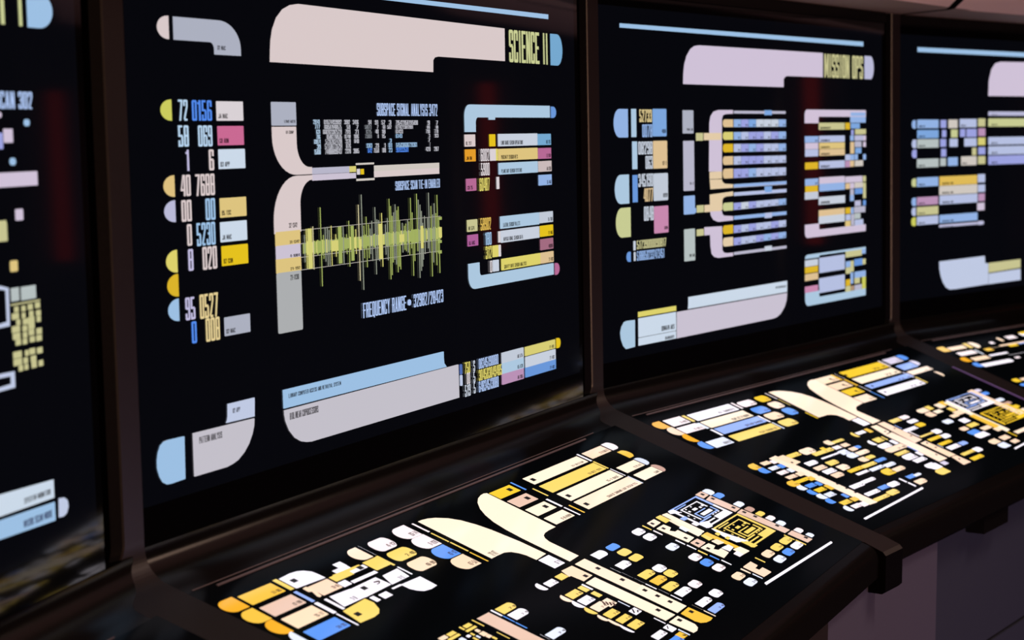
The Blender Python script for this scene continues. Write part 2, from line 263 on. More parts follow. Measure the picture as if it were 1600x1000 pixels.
DATA = [
(2,'S',[
('p','header_line','sky',[(9290,4014),(14063,4034),(14060,3979),(9287,3972)]),
('p','header_bar','pinkw',[(7898,3303),(7908,3410),(7920,3493),(7954,3595),(8026,3700),(8136,3780),(8262,3824),(8407,3843),(12836,3816),(12829,3450),(11188,3451),(11106,3440),(11067,3409),(11060,3286)]),
('t','title','khaki',12946,3443,14035,3809,'SCIENCE II'),
('r','end_cap','sky2',14113,3439,14463,3811,'r',160,None),
('r','end_cap','pinkw',6217,3445,6376,3634,'l',150,None),
('e','elbow_bar','greyw',6442,3341,7432,3632,406,189,60,330,'tr'),
('t','caption','ink',7072,3382,7196,3418,'02 MAC'),
('r','end_cap','ygreen',6221,2781,6373,2955,'l',150,None),
('r','end_cap','goldp',6223,2157,6374,2335,'l',150,None),
('r','end_cap','lav',6220,1949,6373,2129,'l',150,None),
('r','end_cap','yel2',6219,1532,6373,1720,'l',150,None),
('r','end_cap','amber',6222,1333,6376,1520,'l',150,None),
('r','end_cap','sky',6222,1129,6372,1316,'l',150,None),
('t','readout','ice',6466,2781,6600,2955,'72'),
('t','readout','blue',6661,2781,6953,2953,'0156'),
('t','readout','ice',6452,2567,6601,2743,'58'),
('t','readout','ice',6737,2565,6947,2742,'069'),
('t','readout','lilac',6548,2365,6596,2541,'1'),
('t','readout','pinkw',6884,2362,6959,2539,'6'),
('t','readout','pinkw',6458,2157,6602,2334,'40'),
('t','readout','pinkw',6673,2152,6956,2334,'7688'),
('t','readout','pinkw',6457,1946,6602,2125,'00'),
('t','readout','sky',6807,1942,6952,2126,'00'),
('t','readout','pinkw',6525,1742,6594,1922,'0'),
('t','readout','sky',6664,1731,6940,1925,'5230'),
('t','readout','lilac',6528,1532,6601,1714,'8'),
('t','readout','pinkw',6737,1525,6952,1719,'020'),
('t','readout','lilac',6461,1123,6602,1313,'95'),
('t','readout','cream',6670,1114,6944,1321,'0527'),
('t','readout','blue',6538,921,6611,1105,'0'),
('t','readout','cream',6746,912,6956,1111,'008'),
('r','colour_block','white',7026,2781,7434,2947,'',None,('JA MAC','l',0.24,0.35)),
('r','colour_block','pink',7031,2571,7431,2736,'',None,('CB ABN','l',0.24,0.35)),
('r','colour_block','ice2',7032,2369,7440,2538,'',None,('03 APP','l',0.24,0.35)),
('r','colour_block','gold',7027,1953,7433,2120,'',None,('05 TSC','l',0.24,0.35)),
('r','colour_block','ice2',7020,1742,7431,1915,'',None,('JA MAC','l',0.24,0.35)),
('r','colour_block','yellow',7028,1537,7435,1708,'',None,('02 CON','l',0.24,0.35)),
('r','colour_block','greyw',7032,931,7431,1093,'',None,('02 MAC','l',0.24,0.35)),
('r','colour_block','greyw',7893,2737,8310,2949,'',None,('LOAD AUTO','r',0.12,0.45)),
('e','elbow_bar','pinkw',7894,2288,8561,2727,410,66,220,620,'bl'),
('t','caption','ink',8124,2663,8258,2691,'01 COMP'),
('r','colour_bar','lav2',8568,2286,9251,2345,'',None,None),
('r','colour_bar','yel3',9259,2288,9381,2344,'',None,None),
('r','colour_bar','creamw',9745,2282,11144,2341,'',None,None),
('r','colour_bar','pinkw2',8565,2226,9247,2283,'',None,None),
('r','colour_bar','pinkw2',9255,2227,9377,2279,'',None,None),
('r','colour_bar','pinkw',9742,2225,11141,2286,'',None,None),
('r','colour_bar','creamw',9386,2354,9741,2372,'',None,None),
('r','colour_bar','creamw',9389,2199,9742,2220,'',None,None),
('r','colour_bar','white',9403,2260,9457,2316,'',None,None),
('r','colour_bar','yellow',9476,2260,9535,2314,'',None,None),
('t','title','iceb',9828,2829,11132,2954,'SUBSPACE SIGNAL ANALYSIS 3472'),
('t','title','iceb',10168,2081,11147,2173,'SUBSPACE SCAN TIE-IN ENABLED'),
('t','data_table','ice',8608,2750,8725,2791,'29141'),
('t','data_table','ice',8635,2705,8726,2745,'777'),
('t','data_table','ice',8656,2658,8728,2698,'631'),
('t','data_table','ice',8654,2612,8727,2652,'706'),
('t','data_table','ice',8612,2566,8729,2607,'69074'),
('t','data_table','ice',8663,2519,8730,2562,'39'),
('t','data_table','ice',8611,2468,8727,2515,'15000'),
('t','data_table','tabw',8801,2748,9129,2790,'0115244939092'),
('t','data_table','tabw',8805,2703,9126,2743,'6685878400575'),
('t','data_table','tabw',8780,2656,9128,2698,'66828233025228'),
('t','data_table','tabw',8844,2611,9128,2652,'85882768595'),
('t','data_table','tabw',8819,2565,9127,2607,'572678374788'),
('t','data_table','tabw',8805,2517,9127,2563,'5775987735294'),
('t','data_table','tabw',8807,2466,9124,2515,'7448888996437'),
('t','data_table','tabw',9181,2747,9289,2789,'3982'),
('t','data_table','tabw',9224,2703,9291,2741,'59'),
('t','data_table','tabw',9194,2656,9293,2697,'7919'),
('t','data_table','tabw',9180,2611,9293,2650,'0748'),
('t','data_table','tabw',9193,2565,9292,2605,'3378'),
('t','data_table','tabw',9202,2518,9292,2561,'876'),
('t','data_table','tabw',9184,2468,9291,2513,'2328'),
('t','data_table','tabw',9342,2746,9452,2789,'3416'),
('t','data_table','tabw',9405,2702,9451,2740,'7'),
('t','data_table','tabw',9386,2656,9451,2696,'21'),
('t','data_table','tabw',9357,2610,9451,2650,'106'),
('t','data_table','tabw',9362,2565,9451,2604,'840'),
('t','data_table','tabw',9340,2467,9450,2513,'3885'),
('t','data_table','tabw',9648,2744,9708,2788,'94'),
('t','data_table','tabg',9576,2701,9708,2739,'58073'),
('t','data_table','tabg',9597,2655,9708,2695,'0215'),
('t','data_table','tabg',9576,2610,9710,2649,'73681'),
('t','data_table','sky',9599,2517,9712,2560,'9303'),
('t','data_table','blue',9623,2467,9709,2512,'642'),
('t','data_table','tabw',9780,2743,9846,2787,'91'),
('t','data_table','tabw',9816,2701,9848,2738,'7'),
('t','data_table','tabw',9782,2655,9848,2695,'40'),
('t','data_table','tabw',9828,2610,9848,2648,'0'),
('t','data_table','tabw',9779,2517,9848,2559,'29'),
('t','data_table','tabw',9740,2467,9847,2512,'7550'),
('t','data_table','tabw',9914,2743,9988,2787,'52'),
('t','data_table','tabw',9936,2701,9988,2737,'60'),
('t','data_table','tabw',9916,2654,9986,2694,'18'),
('t','data_table','tabw',9914,2609,9985,2648,'15'),
('t','data_table','tabw',9963,2517,9985,2559,'9'),
('t','data_table','tabw',9918,2467,9987,2512,'08'),
('t','data_table','tabw',10065,2742,10112,2786,'3'),
('t','data_table','tabw',10030,2700,10115,2736,'562'),
('t','data_table','sky',10072,2564,10112,2603,'3'),
('t','data_table','sky',10045,2516,10120,2559,'01'),
('t','data_table','sky',10047,2466,10119,2511,'23'),
('t','data_table','tabw',10208,2739,10682,2785,'7954220587915890'),
('t','data_table','tabw',10205,2699,10575,2735,'6276223012891'),
('t','data_table','tabw',10202,2653,10355,2693,'61433'),
('t','data_table','sky',10202,2608,10337,2647,'6143'),
('t','data_table','sky',10203,2513,10652,2560,'645030606720361'),
('t','data_table','blue',10202,2464,10463,2512,'901933501'),
('t','data_table','tabw',10898,2737,10950,2783,'9'),
('t','data_table','tabw',10882,2698,10950,2731,'06'),
('t','data_table','tabw',10858,2651,10948,2691,'790'),
('t','data_table','tabw',10918,2607,10948,2645,'3'),
('t','data_table','tabw',10902,2562,10948,2600,'7'),
('t','data_table','tabw',10932,2515,10948,2556,'7'),
('t','data_table','tabw',10843,2465,10948,2510,'420'),
('t','data_table','tabw',11088,2736,11135,2782,'7'),
('t','data_table','tabw',11085,2697,11136,2730,'8'),
('t','data_table','tabw',11048,2651,11136,2691,'778'),
('t','data_table','tabw',11053,2606,11136,2645,'93'),
('t','data_table','tabw',11032,2464,11137,2510,'287'),
('e','elbow_bar','pinkw',7879,1766,8560,2279,452,43,220,620,'tl'),
('r','colour_block','gold',7892,1651,8314,1783,'',None,('31-1342','r',0.2,0.4)),
('r','colour_block','pinkw2',7894,1525,8311,1658,'',None,('4-1084','r',0.2,0.4)),
('r','colour_block','gold',7891,1408,8314,1537,'',None,('21-192','r',0.2,0.4)),
('r','colour_block','greyc',7893,862,8309,1412,'',None,None),
('t','caption','ink',8121,1810,8267,1853,'32 1342'),
('t','caption','ink',8119,1332,8265,1380,'21-1130'),
('r','graph_line','creamw',8322,1776,11138,1780,'',None,None),
('r','graph_line','creamw',8314,1652,11130,1656,'',None,None),
('r','graph_line','creamw',8307,1526,11123,1530,'',None,None),
('r','graph_line','creamw',8300,1410,11116,1414,'',None,None),
('r','waveform_trace','wgreen',8352,1559,8375,1654,'',None,None),
('r','waveform_trace','wgreen',8374,1556,8396,1658,'',None,None),
('r','waveform_trace','wgreen',8395,1563,8417,1650,'',None,None),
('r','waveform_trace','wyel',8418,1543,8440,1670,'',None,None),
('r','waveform_trace','wgreen',8439,1547,8461,1666,'',None,None),
('r','waveform_trace','wgreen',8460,1552,8483,1661,'',None,None),
('r','waveform_trace','wgreen',8481,1560,8504,1652,'',None,None),
('r','waveform_trace','wyel',8503,1559,8526,1653,'',None,None),
('r','waveform_trace','wyel',8525,1545,8548,1668,'',None,None),
('r','waveform_trace','wgreen',8547,1545,8570,1667,'',None,None),
('r','waveform_trace','wgreen',8568,1557,8591,1656,'',None,None),
('r','waveform_trace','wyel',8591,1546,8614,1665,'',None,None),
('r','waveform_trace','wgreen',8613,1543,8636,1669,'',None,None),
('r','waveform_trace','wgreen',8634,1549,8657,1663,'',None,None),
('r','waveform_trace','wgreen',8656,1551,8679,1660,'',None,None),
('r','waveform_trace','wgreen',8678,1552,8701,1659,'',None,None),
('r','waveform_trace','wyel',8701,1541,8724,1670,'',None,None),
('r','waveform_trace','wgreen',8723,1550,8746,1661,'',None,None),
('r','waveform_trace','wgreen',8745,1541,8769,1670,'',None,None),
('r','waveform_trace','wyel',8768,1542,8791,1669,'',None,None),
('r','waveform_trace','wgreen',8789,1551,8813,1660,'',None,None),
('r','waveform_trace','wgreen',8812,1548,8835,1662,'',None,None),
('r','waveform_trace','wgreen',8834,1559,8857,1652,'',None,None),
('r','waveform_trace','wgreen',8857,1543,8880,1668,'',None,None),
('r','waveform_trace','wgreen',8878,1561,8902,1649,'',None,None),
('r','waveform_trace','wgreen',8901,1556,8925,1655,'',None,None),
('r','waveform_trace','wgreen',8924,1551,8948,1659,'',None,None),
('r','waveform_trace','wgreen',8947,1538,8971,1672,'',None,None),
('r','waveform_trace','wgreen',8969,1552,8993,1658,'',None,None),
('r','waveform_trace','wgreen',8992,1547,9016,1663,'',None,None),
('r','waveform_trace','wgreen',9015,1553,9039,1657,'',None,None),
('r','waveform_trace','wgreen',9038,1554,9062,1656,'',None,None),
('r','waveform_trace','wgreen',9061,1540,9085,1670,'',None,None),
('r','waveform_trace','wgreen',9083,1560,9107,1649,'',None,None),
('r','waveform_trace','wgreen',9107,1543,9131,1667,'',None,None),
('r','waveform_trace','wgreen',9130,1555,9154,1654,'',None,None),
('r','waveform_trace','wgreen',9153,1557,9177,1652,'',None,None),
('r','waveform_trace','wgreen',9176,1560,9200,1649,'',None,None),
('r','waveform_trace','wyel',9200,1539,9224,1670,'',None,None),
('r','waveform_trace','wyel',9223,1543,9248,1666,'',None,None),
('r','waveform_trace','wgreen',9245,1560,9270,1648,'',None,None),
('r','waveform_trace','wgreen',9270,1537,9295,1672,'',None,None),
('r','waveform_trace','wyel',9293,1550,9317,1658,'',None,None),
('r','waveform_trace','wyel',9317,1545,9341,1663,'',None,None),
('r','waveform_trace','wgreen',9340,1553,9364,1655,'',None,None),
('r','waveform_trace','wgreen',9364,1549,9388,1659,'',None,None),
('r','waveform_trace','wyel',9387,1551,9412,1657,'',None,None),
('r','waveform_trace','wgreen',9411,1552,9436,1656,'',None,None),
('r','waveform_trace','wgreen',9434,1559,9459,1649,'',None,None),
('r','waveform_trace','wgreen',9459,1540,9484,1667,'',None,None),
('r','waveform_trace','wgreen',9482,1552,9507,1655,'',None,None),
('r','waveform_trace','wgreen',9507,1535,9532,1672,'',None,None),
('r','waveform_trace','wgreen',9530,1554,9555,1653,'',None,None),
('r','waveform_trace','wgreen',9554,1558,9579,1649,'',None,None),
('r','waveform_trace','wgreen',9579,1542,9604,1665,'',None,None),
('r','waveform_trace','wgreen',9602,1558,9628,1649,'',None,None),
('r','waveform_trace','wyel',9627,1553,9652,1654,'',None,None),
('r','waveform_trace','wgreen',9651,1556,9676,1651,'',None,None),
('r','waveform_trace','wgreen',9676,1539,9702,1667,'',None,None),
('r','waveform_trace','wgreen',9701,1534,9727,1672,'',None,None),
('r','waveform_trace','wgreen',9724,1552,9750,1654,'',None,None),
('r','waveform_trace','wgreen',9749,1557,9774,1649,'',None,None),
('r','waveform_trace','wyel',9774,1552,9799,1654,'',None,None),
('r','waveform_trace','wgreen',9799,1537,9825,1669,'',None,None),
('r','waveform_trace','wgreen',9823,1557,9849,1648,'',None,None),
('r','waveform_trace','wgreen',9848,1552,9874,1654,'',None,None),
('r','waveform_trace','wyel',9873,1552,9899,1653,'',None,None),
('r','waveform_trace','wgreen',9897,1554,9923,1651,'',None,None),
('r','waveform_trace','wgreen',9923,1534,9950,1671,'',None,None),
('r','waveform_trace','wgreen',9949,1532,9975,1673,'',None,None),
('r','waveform_trace','wgreen',9974,1534,10000,1670,'',None,None),
('r','waveform_trace','wgreen',9998,1537,10025,1668,'',None,None),
('r','waveform_trace','wgreen',10023,1544,10050,1660,'',None,None),
('r','waveform_trace','wyel',10048,1551,10074,1653,'',None,None),
('r','waveform_trace','wyel',10074,1534,10101,1670,'',None,None),
('r','waveform_trace','wgreen',10099,1548,10126,1656,'',None,None),
('r','waveform_trace','wgreen',10125,1536,10152,1668,'',None,None),
('r','waveform_trace','wgreen',10151,1535,10177,1668,'',None,None),
('r','waveform_trace','wgreen',10176,1539,10203,1664,'',None,None),
('r','waveform_trace','wyel',10201,1549,10228,1654,'',None,None),
('r','waveform_trace','wgreen',10228,1531,10255,1672,'',None,None),
('r','waveform_trace','wyel',10254,1531,10281,1672,'',None,None),
('r','waveform_trace','wgreen',10279,1538,10306,1665,'',None,None),
('r','waveform_trace','wgreen',10305,1532,10332,1671,'',None,None),
('r','waveform_trace','wgreen',10331,1530,10358,1672,'',None,None),
('r','waveform_trace','wgreen',10356,1554,10383,1649,'',None,None),
('r','waveform_trace','wgreen',10383,1539,10410,1664,'',None,None),
('r','waveform_trace','wyel',10409,1536,10436,1667,'',None,None),
('r','waveform_trace','wgreen',10434,1549,10462,1653,'',None,None),
('r','waveform_trace','wgreen',10462,1531,10489,1671,'',None,None),
('r','waveform_trace','wgreen',10488,1532,10516,1670,'',None,None),
('r','waveform_trace','wgreen',10514,1533,10542,1668,'',None,None),
('r','waveform_trace','wgreen',10541,1531,10569,1670,'',None,None),
('r','waveform_trace','wgreen',10567,1531,10595,1670,'',None,None),
('r','waveform_trace','wgreen',10594,1537,10622,1665,'',None,None),
('r','waveform_trace','wgreen',10621,1531,10649,1671,'',None,None),
('r','waveform_trace','wgreen',10647,1542,10675,1660,'',None,None),
('r','waveform_trace','wgreen',10673,1553,10701,1648,'',None,None),
('r','waveform_trace','wgreen',10701,1538,10729,1663,'',None,None),
('r','waveform_trace','wgreen',10728,1531,10756,1670,'',None,None),
('r','waveform_trace','wgreen',10754,1550,10782,1651,'',None,None),
('r','waveform_trace','wgreen',10782,1533,10810,1667,'',None,None),
('r','waveform_trace','wyel',10808,1553,10836,1647,'',None,None),
('r','waveform_trace','wgreen',10836,1531,10865,1669,'',None,None),
('r','waveform_trace','wgreen',10863,1538,10892,1662,'',None,None),
('r','waveform_trace','wgreen',10891,1532,10920,1668,'',None,None),
('r','waveform_trace','wgreen',10917,1546,10946,1653,'',None,None),
('r','waveform_trace','wgreen',10946,1527,10975,1673,'',None,None),
('r','waveform_trace','wgreen',10972,1549,11001,1650,'',None,None),
('r','waveform_trace','wgreen',11001,1529,11030,1671,'',None,None),
('r','waveform_trace','wyel',11028,1541,11057,1659,'',None,None),
('r','waveform_trace','wgreen',11056,1531,11086,1668,'',None,None),
('r','waveform_trace','wgreen',11084,1528,11114,1671,'',None,None),
('r','waveform_trace','wyel',11111,1544,11141,1655,'',None,None),
('r','waveform_trace','wgrey',8370,1478,8386,1732,'',None,None),
('r','waveform_trace','wyel',8405,1417,8422,1786,'',None,None),
('r','waveform_trace','wcream',8524,1402,8541,1802,'',None,None),
('r','waveform_trace','wgreen',8554,1544,8571,1663,'',None,None),
('r','waveform_trace','wgreen',8600,1528,8617,1673,'',None,None),
('r','waveform_trace','wgreen',8666,1232,8683,1973,'',None,None),
('r','waveform_trace','wgreen',8679,1523,8696,1668,'',None,None),
('r','waveform_trace','wgreen',8710,1488,8727,1713,'',None,None),
('r','waveform_trace','wgrey',8745,1459,8762,1784,'',None,None),
('r','waveform_trace','wgrey',8784,1416,8801,1785,'',None,None),
('r','waveform_trace','wgrey',8819,1420,8836,1754,'',None,None),
('r','waveform_trace','wyel',8858,1411,8874,1792,'',None,None),
('r','waveform_trace','wyel',8939,1493,8956,1707,'',None,None),
('r','waveform_trace','wgrey',9081,1409,9098,1774,'',None,None),
('r','waveform_trace','wgreen',9143,1506,9161,1696,'',None,None),
('r','waveform_trace','wgreen',9191,1381,9209,1822,'',None,None),
('r','waveform_trace','wyel',9322,1495,9340,1734,'',None,None),
('r','waveform_trace','wcream',9383,1229,9401,1970,'',None,None),
('r','waveform_trace','wgrey',9447,1135,9465,2066,'',None,None),
('r','waveform_trace','wgreen',9481,1443,9499,1760,'',None,None),
('r','waveform_trace','wgreen',9531,1350,9549,1847,'',None,None),
('r','waveform_trace','wgreen',9574,1437,9592,1769,'',None,None),
('r','waveform_trace','wgrey',9605,1476,9623,1726,'',None,None),
('r','waveform_trace','wgrey',9641,1405,9659,1800,'',None,None),
('r','waveform_trace','wgrey',9711,1267,9729,1932,'',None,None),
('r','waveform_trace','wgrey',9746,1411,9765,1809,'',None,None),
('r','waveform_trace','wgrey',9780,1395,9799,1801,'',None,None),
('r','waveform_trace','wyel',9844,1334,9863,1868,'',None,None),
('r','waveform_trace','wgrey',9915,1449,9934,1752,'',None,None),
('r','waveform_trace','wgrey',9957,1390,9976,1813,'',None,None),
('r','waveform_trace','wgreen',10004,1195,10023,2004,'',None,None),
('r','waveform_trace','wgreen',10034,1236,10053,1930,'',None,None),
('r','waveform_trace','wgreen',10060,1362,10080,1830,'',None,None),
('r','waveform_trace','wgrey',10092,1388,10111,1864,'',None,None),
('r','waveform_trace','wgrey',10126,1336,10145,1943,'',None,None),
('r','waveform_trace','wgreen',10158,1255,10178,1882,'',None,None),
('r','waveform_trace','wgreen',10190,1310,10210,1919,'',None,None),
('r','waveform_trace','wgreen',10215,1280,10234,1780,'',None,None),
('r','waveform_trace','wgrey',10269,1448,10289,1749,'',None,None),
('r','waveform_trace','wgreen',10313,1474,10332,1718,'',None,None),
('r','waveform_trace','wgreen',10344,1457,10364,1738,'',None,None),
('r','waveform_trace','wgrey',10383,1441,10403,1779,'',None,None),
('r','waveform_trace','wgreen',10415,1410,10435,1756,'',None,None),
('r','waveform_trace','wgreen',10456,1479,10476,1996,'',None,None),
('r','waveform_trace','wgreen',10489,1194,10508,1846,'',None,None),
('r','waveform_trace','wgreen',10523,1345,10543,1664,'',None,None),
('r','waveform_trace','wgreen',10591,1442,10611,2034,'',None,None),
('r','waveform_trace','wgrey',10626,1162,10646,1971,'',None,None),
('r','waveform_trace','wgrey',10663,1233,10683,1918,'',None,None),
('r','waveform_trace','wgrey',10690,1275,10710,1852,'',None,None),
('r','waveform_trace','wgrey',10713,1346,10733,1727,'',None,None),
('r','waveform_trace','wgrey',10755,1402,10775,1798,'',None,None),
('r','waveform_trace','wgrey',10825,1456,10846,1772,'',None,None),
('r','waveform_trace','wgrey',10857,1410,10878,2035,'',None,None),
('r','waveform_trace','wgreen',10904,1156,10925,1894,'',None,None),
('r','waveform_trace','wgrey',10939,1301,10960,1804,'',None,None),
('r','waveform_trace','wgrey',10978,1402,10999,1920,'',None,None),
('r','waveform_trace','wgreen',11011,1267,11032,1815,'',None,None),
('r','waveform_trace','wgreen',11047,1398,11068,2006,'',None,None),
('r','waveform_trace','wgreen',11076,1180,11097,1768,'',None,None),
('r','waveform_trace','wyel',8431,1412,8511,1786,'',None,None),
('r','waveform_trace','wyel',8857,1548,8989,1648,'',None,None),
('r','waveform_trace','wgreen',8989,1423,9058,1777,'',None,None),
('r','waveform_trace','wgreen',9230,1434,9290,1772,'',None,None),
('r','waveform_trace','wyel',9380,1531,9435,1634,'',None,None),
('r','waveform_trace','wyel',9778,1414,9859,1764,'',None,None),
('r','waveform_trace','wyel',10212,1556,10314,1635,'',None,None),
('r','waveform_trace','wyel',10671,1465,10733,1698,'',None,None),
('r','waveform_trace','wgreen',11080,1740,11158,1772,'',None,None),
('r','waveform_trace','wyel',11075,1555,11153,1663,'',None,None),
('r','waveform_trace','wgreen',11067,1496,11145,1526,'',None,None),
('r','waveform_trace','wgreen',11061,1385,11139,1418,'',None,None),
('t','title','iceb',9427,858,10319,1006,'FREQUENCY RANGE'),
('t','title','iceb',10480,868,11149,1003,'32982/28423'),
('r','dot','iceb',10367,897,10428,959,'a',40,None),
('e','elbow_bar','sky3',11770,2658,14038,2957,256,140,60,130,'tl'),
('r','colour_bar','sky3',12374,2791,12521,2818,'',None,None),
('r','end_cap','blue2',14092,2814,14223,2948,'r',90,None),
('r','colour_block','pinkw',11761,2501,12004,2632,'',None,('KL 217','l',0.3,0.55)),
('r','colour_block','orange',11761,2339,12007,2471,'',None,('JM RN','l',0.3,0.55)),
('r','colour_block','mauve',11773,2019,12008,2153,'',None,('CB 25','l',0.3,0.55)),
('r','colour_bar','yellow',12380,2496,12516,2631,'',None,None),
('r','colour_bar','white',12386,2336,12520,2469,'',None,None),
('r','colour_bar','yel2',12538,2337,12571,2469,'',None,None),
('r','colour_bar','white',12544,2017,12594,2153,'',None,None),
('r','colour_bar','icew',12604,2494,13662,2633,'',None,('LONG RANGE SENSOR OPERATIONS','l',0.33,0.56)),
('r','colour_bar','gold',12601,2334,13661,2466,'',None,('PROXIMITY SENSOR NETS','l',0.33,0.42)),
('r','colour_bar','sky3',12602,2177,13660,2308,'',None,('PLANETARY SENSOR SYSTEMS','l',0.33,0.52)),
('r','colour_block','sky2',13691,2494,14054,2626,'',None,('AK 191','r',0.33,0.35)),
('r','colour_block','mauve',13693,2333,14053,2460,'',None,('LX 998','r',0.33,0.35)),
('r','colour_block','pinkc',13693,2181,14057,2306,'',None,('AK 030','r',0.33,0.35)),
('r','colour_block','sky4',13695,2020,14056,2144,'',None,('15 4AD','r',0.33,0.35)),
('t','readout','white',12129,2335,12347,2472,'6002'),
('t','readout','white',12130,2178,12348,2317,'5900'),
('t','readout','yel2',12084,2009,12342,2151,'60487'),
('r','colour_block','khaki2',11774,1576,12011,1706,'',None,('MI 524','l',0.33,0.6)),
('r','colour_block','mauve2',11778,1417,12021,1541,'',None,('BJ AKG','l',0.33,0.6)),
('t','readout','gold2',12087,1574,12354,1710,'58902'),
('t','readout','sky',12196,1405,12359,1546,'180'),
('t','readout','yel2',12201,1251,12359,1392,'312'),
('t','readout','white',12305,1095,12362,1226,'0'),
('r','colour_bar','white',12558,1415,12592,1541,'',None,None),
('r','colour_bar','yel2',12398,1259,12533,1389,'',None,None),
('r','colour_bar','white',12558,1258,12600,1388,'',None,None),
('r','colour_bar','icew',12398,1097,12538,1225,'',None,None),
('r','colour_bar','sky3',12614,1566,13671,1706,'',None,('LATERAL SENSOR PALLETS','l',0.33,0.43)),
('r','colour_bar','icew',12620,1408,13666,1543,'',None,('NAVIGATIONAL SENSOR DATA','l',0.33,0.5)),
('r','colour_bar','yel2',12623,1096,13681,1225,'',None,('GRAVITY WAVE SENSOR ANALYSIS','l',0.33,0.57)),
('r','colour_block','icew2',13701,1576,14070,1704,'',None,('15 708','r',0.33,0.35)),
('r','colour_block','yellow',13702,1414,14069,1543,'',None,('11 VNG','r',0.33,0.35)),
('r','colour_block','mauve3',13707,1256,14065,1385,'',None,('4008','r',0.33,0.35)),
('r','colour_block','peach',13708,1097,14069,1225,'',None,('27-483','r',0.33,0.35)),
('e','elbow_bar','sky3',11782,943,14065,1227,260,136,50,150,'bl'),
('r','end_cap','mauve',14123,933,14240,1075,'r',90,None),
('p','footer_bar','sky',[(7933,345),(11127,339),(11127,266),(11136,213),(11190,169),(7936,175)]),
('t','caption','ink',8013,261,8959,299,'LIBRARY COMPUTER ACCESS AND RETRIEVAL SYSTEM'),
('p','footer_bar','creamg',[(7943,157),(11467,160),(11471,-200),(8391,-199),(8305,-190),(8221,-171),(8112,-120),(8020,-39),(7964,51),(7946,112)]),
('t','caption','ink',8021,59,8527,121,'BIOLINEAR COPROCESSORS'),
('p','colour_block','icelav',[(7036,341),(7449,341),(7439,175),(7001,181),(7017,197),(7029,230)]),
('t','caption','ink',7095,253,7211,293,'02 APP'),
('p','colour_block','creamg',[(6501,166),(7435,158),(7426,94),(7396,27),(7339,-50),(7259,-116),(7154,-170),(7065,-190),(6977,-201),(6501,-201)]),
('t','caption','ink',6576,65,6920,121,'PATTERN ANALYSIS'),
('p','end_cap','sky',[(6366,161),(6357,-196),(6163,-202),(6107,-199),(6053,-173),(6012,-120),(5984,-48),(5984,18),(6001,81),(6036,135),(6086,160),(6142,165)]),
('r','colour_bar','dblue',11515,44,11558,155,'a',15,None),
('r','colour_bar','icelav',11515,-81,11558,37,'a',15,None),
('t','readout','yel2',11614,39,11749,163,'750'),
('t','readout','white',11658,-81,11743,43,'00'),
('t','readout','icew',11608,-213,11746,-85,'519'),
('t','readout','icew',11825,41,11870,160,'S'),
('t','readout','icew',11822,-83,11870,37,'5'),
('t','readout','icew',11823,-204,11871,-84,'5'),
('t','readout','iceb',11963,50,12468,162,'08345190080'),
('t','readout','yel2',11957,-82,12556,39,'304583049485'),
('t','readout','iceb',11950,-209,12462,-89,'64834513080'),
('r','colour_block','icew2',12575,42,13154,161,'',None,('AK 575','r',0.33,0.26)),
('r','colour_block','sky3',12579,-83,13155,42,'',None,('K5 62K','r',0.33,0.26)),
('r','colour_block','mauve4',12573,-203,13149,-80,'',None,('AK 005','r',0.33,0.26)),
('r','colour_block','yel3',13209,52,14069,157,'',None,('27-483','r',0.33,0.16)),
('r','colour_block','icew',13215,-83,14074,40,'',None,('27-483','r',0.33,0.16)),
('r','colour_block','blue2',13209,-200,14077,-83,'',None,('27-483','r',0.33,0.16)),
('r','end_cap','yellow',14124,44,14227,164,'r',60,None),
]),
(3,'S',[
('p','header_line','sky',[(6330,4033),(14072,4058),(14072,3986),(6329,3979)]),
('p','header_bar','pinkl',[(8003,3279),(8012,3417),(8041,3548),(8109,3667),(8220,3762),(8331,3805),(8470,3820),(12511,3832),(12508,3454),(11250,3450),(11171,3437),(11118,3402),(11116,3281)]),
('t','title','khaki2',12568,3454,14054,3822,'MISSION OPS'),
('r','end_cap','lav',14125,3456,14492,3833,'r',130,None),
('r','end_cap','sky4',6147,2563,6506,2933,'l',150,None),
('r','colour_bar','sky3',6594,2567,6719,2935,'',None,None),
('t','readout','cream',6803,2762,7128,2929,'52733'),
('t','readout','sky4',6873,2563,7139,2732,'0078'),
('r','colour_block','sky5',7153,2571,7523,2938,'',None,('408','r',0.14,0.3)),
('r','colour_bar','sky3',6608,2146,6733,2510,'',None,None),
('t','readout','icew',6762,2336,7138,2506,'08298'),
('t','readout','icew',6949,2142,7139,2314,'063'),
('r','colour_block','peach',7158,2141,7535,2512,'',None,('02-2','r',0.14,0.3)),
('r','end_cap','sky3',6153,1701,6513,2081,'l',150,None),
('r','colour_bar','blue2',6607,1711,6732,2070,'',None,None),
('t','readout','icew',6752,1909,7144,2080,'345190'),
('t','readout','peach',6888,1709,7139,1886,'4077'),
('r','colour_block','icew2',7158,1710,7546,2077,'',None,('09','r',0.14,0.3)),
('r','end_cap','khaki',6170,1263,6541,1650,'l',150,None),
('t','readout','icew',6892,1455,7148,1645,'0848'),
('r','colour_block','pink2',7163,1273,7547,1637,'',None,('008','r',0.12,0.25)),
('r','colour_bar','icew',6609,1079,6661,1203,'',None,None),
('t','readout','khaki2',6694,1089,7479,1204,'51739000090817'),
('r','colour_bar','icew',6616,939,6658,1056,'',None,None),
('t','readout','sky4',6691,936,7423,1062,'51880582332473451'),
('r','end_cap','blue2',6428,935,6533,1067,'l',60,None),
('p','footer_bar','ice2',[(8088,346),(11200,352),(11198,182),(8074,182),(8086,237)]),
('t','caption','ink',10805,258,11159,290,'PERIODIC'),
('p','footer_bar','creamp',[(7757,166),(11198,167),(11176,57),(11109,-40),(10976,-132),(10844,-173),(10714,-185),(7749,-197)]),
